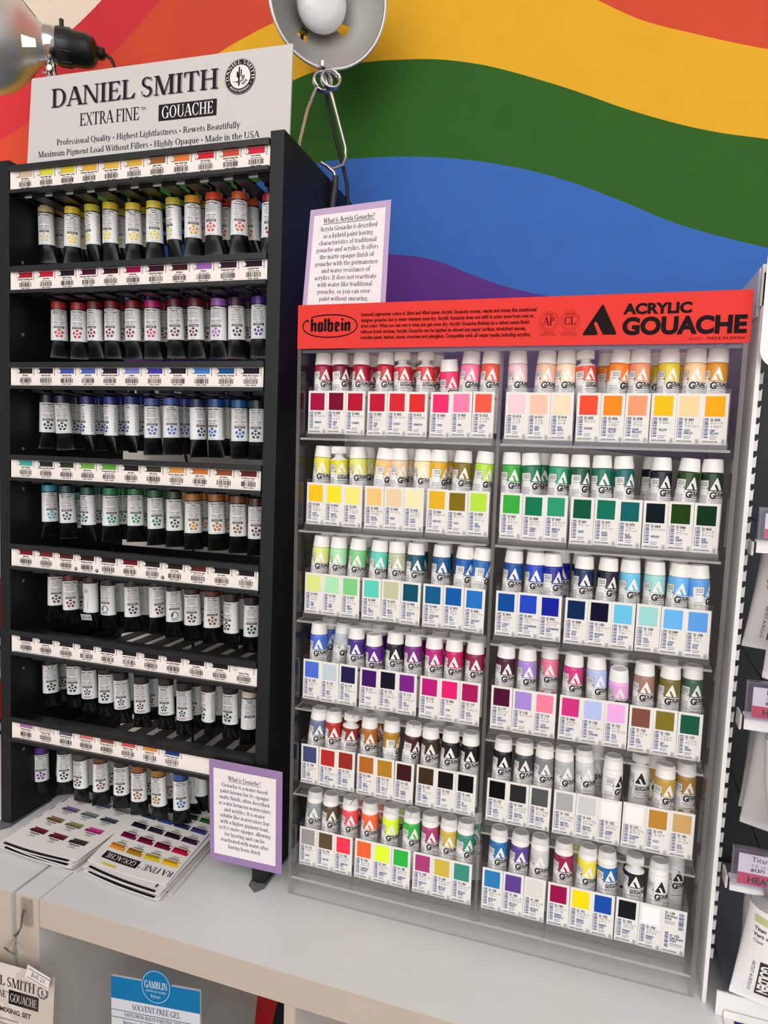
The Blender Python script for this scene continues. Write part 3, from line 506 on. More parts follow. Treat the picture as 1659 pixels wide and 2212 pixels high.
BANDC = [[(200, 180, 130), (225, 195, 40), (200, 195, 62), (225, 192, 40), (222, 192, 42), (220, 200, 62), (200, 180, 70), (222, 150, 42), (222, 72, 46), (206, 92, 42), (150, 30, 42)],
 [(195, 45, 45), (175, 40, 45), (120, 30, 36), (126, 26, 36), (138, 26, 32), (186, 30, 112), (98, 20, 50), (98, 26, 36), (158, 100, 182), (66, 40, 60), (80, 45, 138)],
 [(38, 38, 62), (38, 40, 72), (40, 35, 118), (36, 46, 138), (30, 60, 128), (76, 96, 168), (66, 90, 178), (36, 42, 92), (26, 84, 158), (26, 94, 162), (32, 46, 52)],
 [(60, 158, 172), (26, 80, 84), (32, 86, 56), (32, 138, 76), (42, 128, 70), (40, 100, 60), (60, 70, 46), (188, 114, 36), (172, 104, 40), (130, 76, 42), (85, 42, 34)],
 [(86, 32, 36), (112, 38, 38), (72, 34, 36), (46, 34, 48), (66, 40, 38), (84, 36, 36), (42, 36, 42), (80, 40, 38), (112, 62, 40), (56, 46, 38), (44, 36, 38)],
 [(40, 34, 34), (38, 36, 40), (54, 48, 50), (56, 50, 56), (46, 42, 46), (46, 44, 48), (44, 40, 44), (44, 40, 42), (42, 38, 38), (40, 38, 40), (216, 206, 194)],
 [(86, 42, 128), (44, 42, 46), (72, 72, 68), (104, 64, 40), (56, 46, 42), (138, 84, 44), (148, 108, 44), (50, 82, 150)]]
DECC = [[(206, 186, 140), (226, 200, 76), (220, 206, 84), (224, 182, 72), (226, 200, 84), (226, 204, 94), (212, 190, 84), (226, 158, 66), (216, 72, 66), (222, 96, 70), (186, 40, 60)],
 [(206, 72, 82), (180, 52, 72), (126, 36, 50), (128, 42, 50), (146, 40, 48), (206, 70, 124), (90, 28, 52), (100, 32, 40), (164, 110, 178), (58, 38, 58), (70, 46, 108)],
 [(34, 34, 60), (38, 36, 66), (46, 44, 112), (46, 54, 130), (36, 54, 112), (92, 102, 178), (86, 100, 184), (38, 40, 88), (44, 82, 152), (36, 84, 160), (28, 32, 44)],
 [(86, 174, 200), (34, 66, 94), (34, 54, 48), (62, 172, 106), (72, 178, 102), (46, 78, 64), (58, 66, 56), (204, 142, 84), (150, 88, 64), (124, 66, 54), (100, 46, 44)],
 [(112, 48, 56), (122, 52, 54), (84, 48, 54), (40, 36, 40), (66, 50, 54), (112, 48, 62), (42, 38, 42), (72, 46, 50), (120, 62, 58), (48, 40, 40), (56, 44, 44)],
 [(40, 36, 36)] * 10 + [(46, 42, 42)],
 [(86, 44, 132), (186, 184, 182), (84, 88, 84), (112, 56, 48), (146, 78, 72), (150, 74, 66), (124, 104, 40), (44, 74, 168)]]
def tube_radii(z):            # radii of the hanging tube around its label
    t = max(0., min(1., z / .0695)); return .0152 - .0017 * t, .0118 + .0017 * t
def CYL(z_to_r, off):
    def P(x, z):
        rx, ry = z_to_r(z); th = x / rx; return ((rx + off) * math.sin(th), -(ry + off) * math.cos(th), z)
    return P
PT = CYL(tube_radii, .0003); PT2 = CYL(tube_radii, .0005)
def flower(b, P, cx, cy, R, m):
    for k in range(5):
        a = math.radians(90 + 72 * k); er = (math.cos(a), math.sin(a)); et = (-er[1], er[0])
        pts = [(.34, 0), (.62, -.3), (.86, -.27), (.95, -.1), (.86, 0), (.95, .1), (.86, .27), (.62, .3)]
        pts = [(cx + R * (p * er[0] + q * et[0]), cy + R * (p * er[1] + q * et[1])) for p, q in pts]
        b.face([P(*pts[i]) for i in (0, 1, 2, 3, 4)], m=m); b.face([P(*pts[i]) for i in (0, 4, 5, 6, 7)], m=m)
        a2 = a + .628; b.disc(P, cx + R * .72 * math.cos(a2), cy + R * .72 * math.sin(a2), R * .07, m=m, n=6)
    b.disc(P, cx, cy, R * .24, m=m, n=9)
common = MB()
common.text(PT, 'DANIEL SMITH', 0, .0312, .0030, 's', 'c', fit=.0185, col=(70, 66, 70)); common.text(PT, 'EXTRA FINE', 0, .0272, .0027, 's', 'c', fit=.0150, col=(70, 66, 70))
common.rect(PT, -.0092, .0218, .0092, .0259, INK, nx=8); common.text(PT2, 'GOUACHE', 0, .0226, .0025, 's', 'c', fit=.0150, col=WHITE)
common.text(PT, '15 ml/.5 fl. oz.', 0, .0016, .0015, 'r', 'c', col=(50, 46, 50))
for q in range(4):
    xx = .0205 + .0016 * q
    for j in range(9): common.rect(PT, xx, .006 + .0052 * j, xx + .0006, .0062 + .0052 * j + .0036 * (1 if (j + q) % 4 else .6), (120, 116, 120))
back = MB()
barcode(back, PT, .0385, .008, .0500, .034, INK, vert=True); back.disc(PT, .0445, .042, .004, (70, 66, 70), n=16, r0=.0034); back.text(PT, 'AP', .0445, .0405, .003, 'r', 'c')
for q in range(5): back.rect(PT, .033 + .0012 * q, .006, .0335 + .0012 * q, .046 - .002 * q, (120, 116, 120))
common.add(back)
def ds_label(name, primatek=False, red=False, dec=True):
    b = MB(); n = 28
    prof = [(z,) + tube_radii(z) for z in (0, .014, .028, .042, .0560, .0582, .0690, .0700)]
    g = [[((rx) * math.sin(2 * math.pi * k / n), -(ry) * math.cos(2 * math.pi * k / n), z) for k in range(n)] for z, rx, ry in prof]
    b.quads(g, (226, 226, 224), 0, True, True, lambda i, j: ((226, 226, 224), 0) if i < 4 else (((30, 28, 30), 0) if i == 4 else ((0, 0, 0), 1)))
    wd = sum(GLY['b'][c][2] for c in name) * .0027 / CAPH
    if wd > .023 and ' ' in name:
        i = min((abs(i - len(name) / 2), i) for i, c in enumerate(name) if c == ' ')[1]
        b.text(PT, name[:i], 0, .0525, .0025, 'b', 'c', col=INK); b.text(PT, name[i + 1:], 0, .0488, .0025, 'b', 'c', col=INK); z = .0462
    else: b.text(PT, name, 0, .0515, .0028, 'b', 'c', col=INK); z = .0480
    rr = random.Random(name); q = 0
    while z > .0355:
        x = -rr.uniform(.006, .0095); e = -x
        while x < e - .001:
            d = rr.uniform(.0012, .003); b.rect(PT, x, z, min(e, x + d), z + .0012, (120, 116, 120)); x += d + .0007
        z -= .0026
    b.add(common)
    if primatek:
        b.disc(PT, 0, .0125, .0068, INK, n=24); b.disc(PT2, 0, .0125, .0056, WHITE, n=24, r0=.0051); b.text(PT2, 'P', 0, .0092, .0066, 'b', 'c', col=WHITE); b.text(PT, 'PRIMATEK', 0, .0032, .0022, 's', 'c', col=INK)
    else: flower(b, PT, 0, .0128 if not red else .0140, .0088 if not red else .0068, 2)
    if red: b.text(PT, 'SIGNATURE SERIES', 0, .0048, .0014, 'b', 'c', col=(190, 60, 60)); b.text(PT, name.split()[0].replace("'s", '').upper() + ' EDITION', 0, .0030, .0012, 'b', 'c', col=INK)
    return b.mesh('label', [PLAST, BAND, INKC])
b = MB(); n = 28
b.rings([(-.0312, .0172, .0009), (-.0300, .0172, .0009), (-.0255, .0168, .0022), (-.012, .0160, .0070), (0, .0150, .0116), (.0008, .0150, .0116)], n, m=0)
ME_BODY = b.mesh('tube_body', [BTUBE]); b = MB()
b.rings([(.0695, .0133, .0133), (.0705, .0131, .0131), (.0735, .0072, .0072), (.0742, .0052, .0052), (.090, .0052, .0052)], 20, m=0)
ME_SHO = b.mesh('shoulder', [BPLAS])
b = MB(); b.rings([(.0860, .0095), (.0865, .0098), (.1005, .0090), (.1012, .0080)], 20, m=0)
for k in range(20):
    a = 2 * math.pi * k / 20; b.box(-.0006, -.0006, .0868, .0006, .0006, .1000, T=lambda p: (p[0] + .0095 * math.sin(a), p[1] - .0095 * math.cos(a), p[2]))
ME_CAP = b.mesh('cap', [BPLAS])
LABM = {}
CN = lambda c: None
import colorsys
def cname(c):
    h, l, s = colorsys.rgb_to_hls(c[0] / 255, c[1] / 255, c[2] / 255); h *= 360
    if s < .12 or l < .16: return 'black' if l < .2 else 'dark grey' if l < .36 else 'grey' if l < .65 else 'pale grey' if l < .85 else 'white'
    nm = 'red' if h < 14 or h >= 345 else 'orange' if h < 38 else 'yellow' if h < 62 else 'lime green' if h < 85 else 'green' if h < 160 else 'turquoise' if h < 190 else 'blue' if h < 255 else 'violet' if h < 290 else 'magenta' if h < 345 else 'red'
    if nm == 'orange' and (l < .45 and s < .75): nm = 'brown'
    if nm == 'orange' and l > .72: nm = 'peach'
    if nm == 'yellow' and l < .42 and s < .7: nm = 'olive'
    if nm in ('red', 'magenta') and l > .7: nm = 'pink'
    if nm in ('brown', 'olive', 'peach', 'pink'): return nm
    return ('dark ' if l < .3 else 'pale ' if l > .72 else '') + nm
for sh, bk, i, x, y, z, lean, phi in DT:
    k = sh - 1
    if bk:   # the lane a tube behind belongs to
        fr = [t for t in DT if t[0] == sh and t[1] == 0]; lane = min(range(len(fr)), key=lambda q: abs(fr[q][3] - x + .012))
    else: lane = i
    nm = NAMES[k][lane]; pm = sh == 5 and lane in (2, 3, 6); red = sh == 6 and lane in (2, 4, 5, 6, 7)
    if nm not in LABM: LABM[nm] = ds_label(nm, pm, red)
    col = BANDC[k][lane]
    if not bk: lab = 'black-ended paint tube with %s band hanging %s from left, %s of black rack' % (cname(col), ORD[lane], SHN[k])
    else: lab = 'black-ended tube half hidden behind the %s hanging tube from left, %s of black rack' % (ORD[lane], SHN[k]); 
    if bk: key = (k, lane); BKSEEN = globals().setdefault('BKSEEN', {}); BKSEEN[key] = BKSEEN.get(key, 0) + 1; 
    if bk and BKSEEN[key] > 1: lab = 'black-ended tube furthest back behind the %s tube from left, %s of black rack' % (ORD[lane], SHN[k])
    t = thing('paint_tube', lab, 'paint tube', RW((x, y, z)), (RM @ Matrix.Rotation(-TI * -1, 3, 'X') @ Matrix.Rotation(max(-.09, min(.09, lean * 1.0)), 3, 'Y')).to_euler(), 'black-ended tubes hanging in the black rack')
    e = Matrix.Rotation(math.radians(phi), 3, 'Z').to_euler()
    put('tube_body', ME_BODY, t, rot=e); put('shoulder', ME_SHO, t); put('cap', ME_CAP, t)
    lb = put('label', LABM[nm], t, rot=e, color=DECC[k][lane] if False else col)
    lb['label'] = 'white sleeve with coloured band and flower'
    if sh == 5 and not bk and i == 2:
        b = MB(); Q = plane((-.012, -.0112, -.0150), (1, 0, .05), (0, -.25, 1), 0.); b.rect(Q, 0, 0, .024, .0125, (178, 180, 182)); b.text(plane((-.012, -.0112, -.0150), (1, 0, .05), (0, -.25, 1), .0003), '$31.00', .012, .0035, .0050, 'r', 'c', col=(60, 60, 62))
        part('price_sticker', b, PAPER, t)

# ------------------------------------------------------------------ clear acrylic rack
hr = thing('acrylic_rack', 'clear acrylic rack of stepped trays filled with white-capped tubes', 'display rack', (0, 0, 0))
HW = .62; HD = .20; HH = .955
def ac(name, x0, y0, z0, x1, y1, z1, fm={2: 1}, mats=None):
    b = MB(); b.box(x0, y0, z0, x1, y1, z1, fm=fm); return part(name, b, mats or [ACRY, ACRE], hr)
ac('side_panel', 0, 0, .0006, .0058, HD, HH); ac('side_panel', HW - .0058, 0, .0006, HW, HD, HH)
ac('divider', .3062, .028, .03, .3112, HD - .004, .885)
ac('top_panel', .0059, .004, .884, HW - .0059, HD - .004, .889); ac('back_panel', .0059, HD - .0036, .001, HW - .0059, HD, HH - .002)
ac('plinth', .0059, 0, .0006, HW - .0059, .004, .029, {1: 3, 2: 0, 0: 3}, [ACRY, ACRE, ACRL, ACRF]); ac('plinth_top', .0059, .0, .0291, HW - .0059, .024, .0322, {2: 1}, [ACRL, ACRF])
ZR = [.7645, .62, .4755, .331, .1865, .042]
BX = [.0085, .1075, .2065, .3178, .4168, .5130]; TWD = .0316
def tray(r, k):
    b = MB(); x0 = BX[k] - .0012; x1 = x0 + 3 * TWD + .0024; z = ZR[r]
    b.box(x0, .0256, z - .009, x1, .0276, z + .0705, fm={1: 1})                      # front plate the cards stand against
    b.box(x0 - .0006, .001, z - .0125, x1 + .0006, .0276, z - .0092, m=2, fm={2: 3, 5: 3, 3: 3})    # ledge
    b.box(x0, .0205, z - .0092, x1, .0218, z + .0015, m=2, fm={1: 3})               # card channel lip
    b.box(x0, .0276, z - .0035, x1, HD - .006, z - .001)                            # floor
    for i in range(4):
        xx = x0 + (x1 - x0 - .0014) * i / 3; b.box(xx, .0277, z - .001, xx + .0014, HD - .02, z + .0695, fm={1: 1})
    return part('tray', b, [ACRY, ACRE, ACRL, ACRF], hr)
for r in range(6):
    for k in range(6): tray(r, k)

# red header card in the top of the acrylic rack
b = MB(); RED = (220, 62, 54); BK = (30, 22, 24)
b.box(0, -.0012, .8899, .6212, -.0002, .955, RED); P = plane((0, -.0012, .8899), (1, 0, 0), (0, 0, 1)); P2 = plane((0, -.0012, .8899), (1, 0, 0), (0, 0, 1), .0007)
# trade mark in a drawn oval
def band(pts, wd, col=BK, PP=P):
    for i in range(len(pts) - 1):
        (x0, y0), (x1, y1) = pts[i], pts[i + 1]; d = math.hypot(x1 - x0, y1 - y0) or 1; nx, ny = -(y1 - y0) / d * wd / 2, (x1 - x0) / d * wd / 2
        b.face([PP(x0 + nx, y0 + ny), PP(x0 - nx, y0 - ny), PP(x1 - nx, y1 - ny), PP(x1 + nx, y1 + ny)], col)
cx, cyy, rx, ry = .0528, .0331, .0439, .0164
oval = [(cx + rx * math.copysign(abs(math.cos(a)) ** .85, math.cos(a)), cyy + ry * math.copysign(abs(math.sin(a)) ** .95, math.sin(a))) for a in [math.radians(131 - 345 * i / 60) for i in range(61)]]
band(oval, .0017); b.disc(P2, .0166, .0412, .0019, BK, n=12); band([oval[-1], (.0166, .0418)], .0017)
def bl(x, y0, y1, wd=.0040):   # one broken-pen stem with diamond ends
    h = wd * .55; b.face([P(x - wd / 2 - .0007, y0 + h), P(x, y0 - h * .6), P(x + wd / 2 + .0007, y0 + h), P(x + wd / 2, y0 + h * 1.2), P(x + wd / 2, y1 - h * 1.2), P(x + wd / 2 + .0005, y1 - h), P(x, y1 + h * .5), P(x - wd / 2 - .0007, y1 - h), P(x - wd / 2, y1 - h * 1.3), P(x - wd / 2, y0 + h * 1.3)], BK)
def joint(x0, y0, x1, y1, wd=.0018): band([(x0, y0), (x1, y1)], wd)
B0, XH, AH = .0256, .0384, .0442
bl(.0236, B0, AH); bl(.0294, B0, XH); joint(.0236, XH - .004, .0294, XH, .0022)
bl(.0351, B0, XH); bl(.0402, B0, XH); joint(.0351, B0, .0402, B0, .0018); joint(.0351, XH, .0402, XH, .0018)
bl(.0456, B0, AH)
bl(.0511, B0, AH); bl(.0567, B0, XH); joint(.0511, B0, .0567, B0, .0018); joint(.0511, XH - .003, .0567, XH, .0022)
bl(.0630, B0, XH); joint(.0630, B0, .0682, B0 + .0016, .0022); joint(.0630, XH, .0674, XH - .001, .0022); joint(.0630, B0 + .0052, .0676, B0 + .0078, .0015); joint(.0674, XH - .0006, .0674, B0 + .0074, .0030)
bl(.0730, B0, XH); b.face([P(.0708, .0423), P(.0730, .0400), P(.0752, .0423), P(.0730, .0446)], BK)
bl(.0784, B0, XH); bl(.0840, B0, XH); joint(.0784, XH - .004, .0840, XH, .0022)
TX = ['Intensely pigmented colors in 20ml and 40ml tubes. Acrylic Gouache moves, reacts and mixes like traditional', 'designer gouache, but is water resistant once dry. Acrylic Gouache does not shift in color tone from wet to', 'dried color. What you see wet is what you get once dry. Acrylic Gouache finishes to a velvet matte finish',
      'without brush strokes. Acrylic Gouache can be applied to almost any paper surface, stretched canvas,', 'wooden panel, leather, stone, concrete and plexiglass. Compatible with all water media including acrylics.']
for i, (t, f) in enumerate(zip(TX, (.2547, .2512, .2459, .2418, .2486))): b.text(P, t, .1024, .0463 - .0083 * i, .0048, 'b', fit=f, col=(70, 20, 20))
S1 = (150, 40, 36)
for cxx, tx in ((.3743, 'AP'), (.4018, 'CL')):
    nn = 32 if tx == 'AP' else 8; r_ = .0128 if tx == 'AP' else .0132
    for q in (1, .80):
        pts = [(cxx + r_ * q * math.cos(2 * math.pi * (i + .5) / nn), .0322 + r_ * q * math.sin(2 * math.pi * (i + .5) / nn)) for i in range(nn + 1)]
        band(pts, .00045, S1)
    b.text(P2, tx, cxx, .0272, .0105, 's', 'c', fit=.0150, col=(90, 20, 22)); b.text(P, 'ACMI', cxx, .0392, .0033, 's', 'c', col=S1)
    b.text(P, 'Conforms to', cxx, .0162, .0026, 'r', 'c', fit=.0167, col=S1); b.text(P, 'ASTM D 4236', cxx, .0128, .0030, 'r', 'c', fit=.0215, col=S1)
T3 = lambda x, y: (.4194 + x * .0429, .0128 + y * .0395)
out = [(.02, 0), (.42, 0), (.45, .03), (.44, .07), (.325, .37), (.335, .42), (.365, .44), (.40, .43), (.42, .40), (.60, .01), (.98, 0), (1, .03), (.99, .07), (.58, .97), (.55, 1), (.52, .97), (.01, .07), (0, .03)]
for fc in ((0, 1, 2, 3, 4, 5, 16, 17), (5, 6, 7, 14, 15, 16), (7, 8, 9, 10, 11, 12, 13, 14)): b.face([P(*T3(*out[i])) for i in fc], BK)
b.text(P, 'ACRYLIC', .4704, .0393, .0125, 'B', fit=.0815, col=BK); b.text(P, 'GOUACHE', .4691, .0132, .0205, 'B', fit=.1470, col=BK)
b.text(P, '88005009', .5506, .0043, .0032, 'r', fit=.0165, col=(140, 40, 38)); b.text(P, 'MADE IN JAPAN', .5719, .0045, .0038, 'r', fit=.0432, col=BK)
solo('header_card', b, PAPER, 'red header card with black triangle emblem and lettering across the top of the acrylic rack', 'sign')

# ------------------------------------------------------------------ colour cards on the acrylic rack
CARDS = '''D 001|クリムソン|CRIMSON|160|20|62
D 007|ワイン/レッド|WINE/RED|118|18|46
D 002|カーマイン|CARMINE|178|22|52
D 009|ピュア/レッド|PURE/RED|186|26|52
D 003|スカーレット|SCARLET|206|42|54
D 012|バーミリオン|VERMILION|216|48|48
D 004|オペラ|OPERA|250|48|106
D 005|ピンク|PINK|255|124|168
D 010|コーラル/レッド|CORAL/RED|240|88|70
D 013|ペール/ピンク|PALE/PINK|240|200|206
D 011|シェル/ピンク|SHELL/PINK|240|190|165
D 014|ペール/ピーチ|PALE/PEACH|245|215|182
D 035|オレンジ|ORANGE|236|76|52
D 036|オレンジ/イエロー|ORANGE/YELLOW|246|132|36
D 038|ジョーン/ブリヤン|JAUNE/BRILLANT|245|152|110
D 031|イエロー|YELLOW|250|186|30
D 041|ライト/アプリコット|LIGHT/APRICOT|250|206|152
D 033|ディープ/イエロー|DEEP/YELLOW|245|166|30
D 032|ライト/イエロー|LIGHT/YELLOW|250|190|32
D 034|レモン/イエロー|LEMON/YELLOW|240|220|48
D 037|クリーム/イエロー|CREAM/YELLOW|240|226|118
D 040|ネイプルス/イエロー|NAPLES/YELLOW|245|192|122
D 043|ベージュ|BEIGE|230|202|162
D 042|アイボリ/ホワイト|IVORY/WHITE|240|226|178
D 044|マスタード|MUSTARD|222|172|36
D 065|オリーブ|OLIVE|126|106|26
D 070|リーフ/グリーン|LEAF/GREEN|176|220|62
D 062|ライト/グリーン|LIGHT/GREEN|58|166|62
D 068|コバルト/グリーン|COBALT/GREEN|20|116|78
D 067|エメラルド/グリーン|EMERALD/GREEN|46|150|108
D 061|グリーン|GREEN|14|84|58
D 071|グラス/グリーン|GRASS/GREEN|20|110|88
D 072|ブルー/グリーン|BLUE/GREEN|20|96|98
D 064|ビリジャン|VIRIDIAN|14|26|36
D 066|サップ/グリーン|SAP/GREEN|34|62|18
D 063|ディープ/グリーン|DEEP/GREEN|18|52|28
D 075|ペール/ライム|PALE/LIME|216|226|132
D 076|ペール/ミント|PALE/MINT|170|226|178
D 073|ミント/グリーン|MINT/GREEN|126|202|132
D 069|アイス/グリーン|ICE/GREEN|92|202|182
D 074|ミスティ/グリーン|MISTY/GREEN|190|192|154
D 096|ピーコック/ブルー|PEACOCK/BLUE|16|78|98
D 095|ターコイズ/ブルー|TURQUOISE/BLUE|20|88|136
D 097|スカイ/ブルー|SKY/BLUE|20|88|166
D 094|セルリアン/ブルー|CERULEAN/BLUE|38|112|190
D 093|コバルト/ブルー|COBALT/BLUE|18|74|152
D 091|ウルトラマリン/ブルー|ULTRAMARINE/BLUE|38|70|190
D 092|ウルトラマリン/ディープ|ULTRAMARINE/DEEP|28|34|150
D 098|ネイビー/ブルー|NAVY/BLUE|14|42|82
D 105|プルシャン/ブルー|PRUSSIAN/BLUE|18|18|42
D 102|ホリゾン/ブルー|HORIZON/BLUE|102|192|226
D 104|ペール/アクア|PALE/AQUA|152|210|206
D 099|アクア/ブルー|AQUA/BLUE|102|176|234
D 100|ライト/ブルー|LIGHT/BLUE|92|156|224
D 103|スマルト/ブルー|SMALT/BLUE|76|108|206
D 101|ミスティ/ブルー|MISTY/BLUE|190|200|210
D 114|ブルー/バイオレット|BLUE/VIOLET|36|32|76
D 111|バイオレット|VIOLET|66|22|100
D 112|ディープ/バイオレット|DEEP/VIOLET|22|22|36
D 113|レッド/バイオレット|RED/VIOLET|120|38|130
D 115|マゼンタ|MAGENTA|184|28|120
D 006|ローズ|ROSE|230|32|110
D 119|ローズ/バイオレット|ROSE/VIOLET|164|28|86
D 117|ディープ/マゼンタ|DEEP/MAGENTA|76|18|50
D 118|ライラック|LILAC|166|136|210
D 116|ライト/マゼンタ|LIGHT/MAGENTA|244|126|156
D 008|コスモス/ピンク|COSMOS/PINK|206|52|126
D 120|ペール/ラベンダー|PALE/LAVENDER|180|190|234
D 121|ペール/ライラック|PALE/LILAC|234|170|224
D 155|アッシュ/ローズ|ASH/ROSE|126|78|66
D 156|アッシュ/イエロー|ASH/YELLOW|126|112|42
D 157|アッシュ/グリーン|ASH/GREEN|28|86|66
D 158|アッシュ/ブルー|ASH/BLUE|66|76|116
D 134|ライト/レッドブライト|LIGHT/RED BRIGHT|180|46|42
D 131|バーント/シェンナ|BURNT/SIENNA|146|48|38
D 138|ロー/シェンナ|RAW/SIENNA|176|102|42
D 039|イエロー/オーカー|YELLOW/OCHRE|176|126|42
D 133|バーント/アンバー|BURNT/UMBER|62|28|28
D 132|ロー/アンバー|RAW/UMBER|62|48|32
D 135|セピア|SEPIA|28|24|24
D 136|ジェット/ブラック|JET/BLACK|14|14|15
D 137|ランプ/ブラック|LAMP/BLACK|12|12|14
D 164|ニュートラル/グレイ No.4|NEUTRAL/GREY No.4|42|42|44
D 163|ニュートラル/グレイ No.3|NEUTRAL/GREY No.3|82|84|86
D 162|ニュートラル/グレイ No.2|NEUTRAL/GREY No.2|166|166|166
D 161|ニュートラル/グレイ No.1|NEUTRAL/GREY No.1|200|200|200
D 152|チャイニーズ/ホワイト|CHINESE/WHITE|240|238|232
D 151|チタニウム/ホワイト|TITANIUM/WHITE|240|238|232
D 171|ゴールド|GOLD|186|132|56
D 181|ペール/ゴールド|PALE/GOLD|200|162|102
D 172|シルバー|SILVER|156|146|142
D 173|ブロンズ|BRONZE|92|76|52
D 195|ルミナス/レッド|LUMINOUS/RED|250|58|82
D 196|ルミナス/オレンジ|LUMINOUS/ORANGE|255|98|56
D 197|ルミナス/レモン|LUMINOUS/LEMON|220|246|52
D 198|ルミナス/グリーン|LUMINOUS/GREEN|52|176|66
D 182|メタリック/レッド|METALLIC/RED|170|62|116
D 183|メタリック/イエロー|METALLIC/YELLOW|206|176|72
D 184|メタリック/グリーン|METALLIC/GREEN|62|140|122
D 185|メタリック/ブルー|METALLIC/BLUE|46|122|180
D 186|メタリック/バイオレット|METALLIC/VIOLET|92|66|140
D 187|メタリック/ホワイト|METALLIC/WHITE|216|210|202
D 190|プライマリー/マゼンタ|PRIMARY/MAGENTA|150|22|72
D 191|プライマリー/イエロー|PRIMARY/YELLOW|250|216|22
D 192|プライマリー/シアン|PRIMARY/CYAN|26|76|162
D 193|プライマリー/ブラック|PRIMARY/BLACK|26|26|28
D 194|プライマリー/ホワイト|PRIMARY/WHITE|240|240|238
D 139|x|SUPER OPAQUE|240|238|232'''
cards = []
for ln in CARDS.strip().split('\n'):
    code, jp, en, r, g, bb = ln.split('|'); cards.append((code, jp.split('/'), en.split('/'), (int(r), int(g), int(bb))))
SERIES = lambda r, i: 'C' if (r == 5 and i <= 11) or (r == 4 and i >= 16) else 'A'
BLU = (64, 82, 140); BLD = (44, 50, 84)
def card(r, i):
    code, jp, en, sw = cards[r * 18 + i]; b = MB(); w_, h_ = TWD - .0003, .0670
    b.box(0, 0, 0, w_, .0006, h_, (226, 222, 216)); P = plane((0, 0, 0), (1, 0, 0), (0, 0, 1), .0003)
    if code.startswith('D 139'):
        b.text(P, 'D 139', .0028, h_ - .0082, .0034, 'b', col=BLD); b.text(P, 'SUPER OPAQUE', .0028, h_ - .0125, .0028, 'b', fit=.0160, col=BLD); b.text(P, 'BLACK', .0028, h_ - .0165, .0028, 'b', xs=.7, col=BLD)
        for q in range(2): b.rect(P, .0028, h_ - .0200 - .0026 * q, .0165, h_ - .0190 - .0026 * q, (140, 146, 170))
        barcode(b, P, .0210, h_ - .0290, .0275, h_ - .0040, BLU, vert=True)
        b.text(P, 'D 153', .0108, .0262, .0034, 'b', col=BLD); b.text(P, 'SUPER OPAQUE', .0108, .0220, .0028, 'b', fit=.0175, col=BLD); b.text(P, 'WHITE', .0108, .0183, .0028, 'b', xs=.7, col=BLD)
        for q in range(2): b.rect(P, .0108, .0150 - .0026 * q, .0270, .0160 - .0026 * q, (140, 146, 170))
        barcode(b, P, .0042, .0090, .0090, .0330, BLU, vert=True)
    else:
        b.rect(P, .0034, h_ - .0300, w_ - .0042, h_ - .0036, sw)
        b.text(P, code, .0108, h_ - .0362, .0034, 'b', fit=.0118, col=BLD)
        z = h_ - .0405
        for l in jp: b.text(P, l, .0108, z, .0030, 'r', xs=.86 if len(l) < 6 else .7, col=(50, 54, 74)); z -= .0042
        z = h_ - .0502
        for l in en: b.text(P, l, .0108, z, .0030, 'b', xs=.62, col=BLU); z -= .0036
        for q, wq in ((0, .009), (1, .008)): b.rect(P, .0108, .0100 - .0025 * q, .0108 + wq, .0109 - .0025 * q, (140, 146, 170))
        barcode(b, P, .0040, .0090, .0086, h_ - .0325, BLU, vert=True)
        q = h_ - .0330
        while q > .0100: b.rect(P, .0022, q - .0016, .0031, q, (110, 116, 150)); q -= .0024
    b.text(P, 'ACRYLIC GOUACHE', .0022, .0030, .0019, 'b', fit=.0185, col=BLD)
    bx = w_ - .0056
    for x0, y0, x1, y1 in ((bx, .0024, bx + .0036, .0027), (bx, .0070, bx + .0036, .0073), (bx, .0024, bx + .0003, .0073), (bx + .0033, .0024, bx + .0036, .0073)): b.rect(P, x0, y0, x1, y1, BLD)
    b.text(P, SERIES(r, i), bx + .0018, .0034, .0028, 'r', 'c', col=BLD); b.rect(P, bx + .0004, .0012, bx + .0032, .0018, BLD)
    return b
rj = random.Random(11)
for r in range(6):
    for i in range(18):
        code, jp, en, sw = cards[r * 18 + i]; nm = ' '.join(en).title().replace('No.', 'No.')
        b = card(r, i); x = BX[i // 3] + TWD * (i % 3); z = ZR[r] - .0025 + rj.uniform(-.0006, .0006)
        if code.startswith('D 139'): lab = 'white card without swatch, reading D 139 above and D 153 below'
        else: lab = 'white card printed %s %s under a %s swatch' % (code, nm, cname(sw))
        solo('colour_card', b, PAPER, lab, 'colour card', 'colour cards on the acrylic rack', (x, .0247, z), (math.radians(-.4), math.radians(rj.uniform(-.5, .5)), 0))

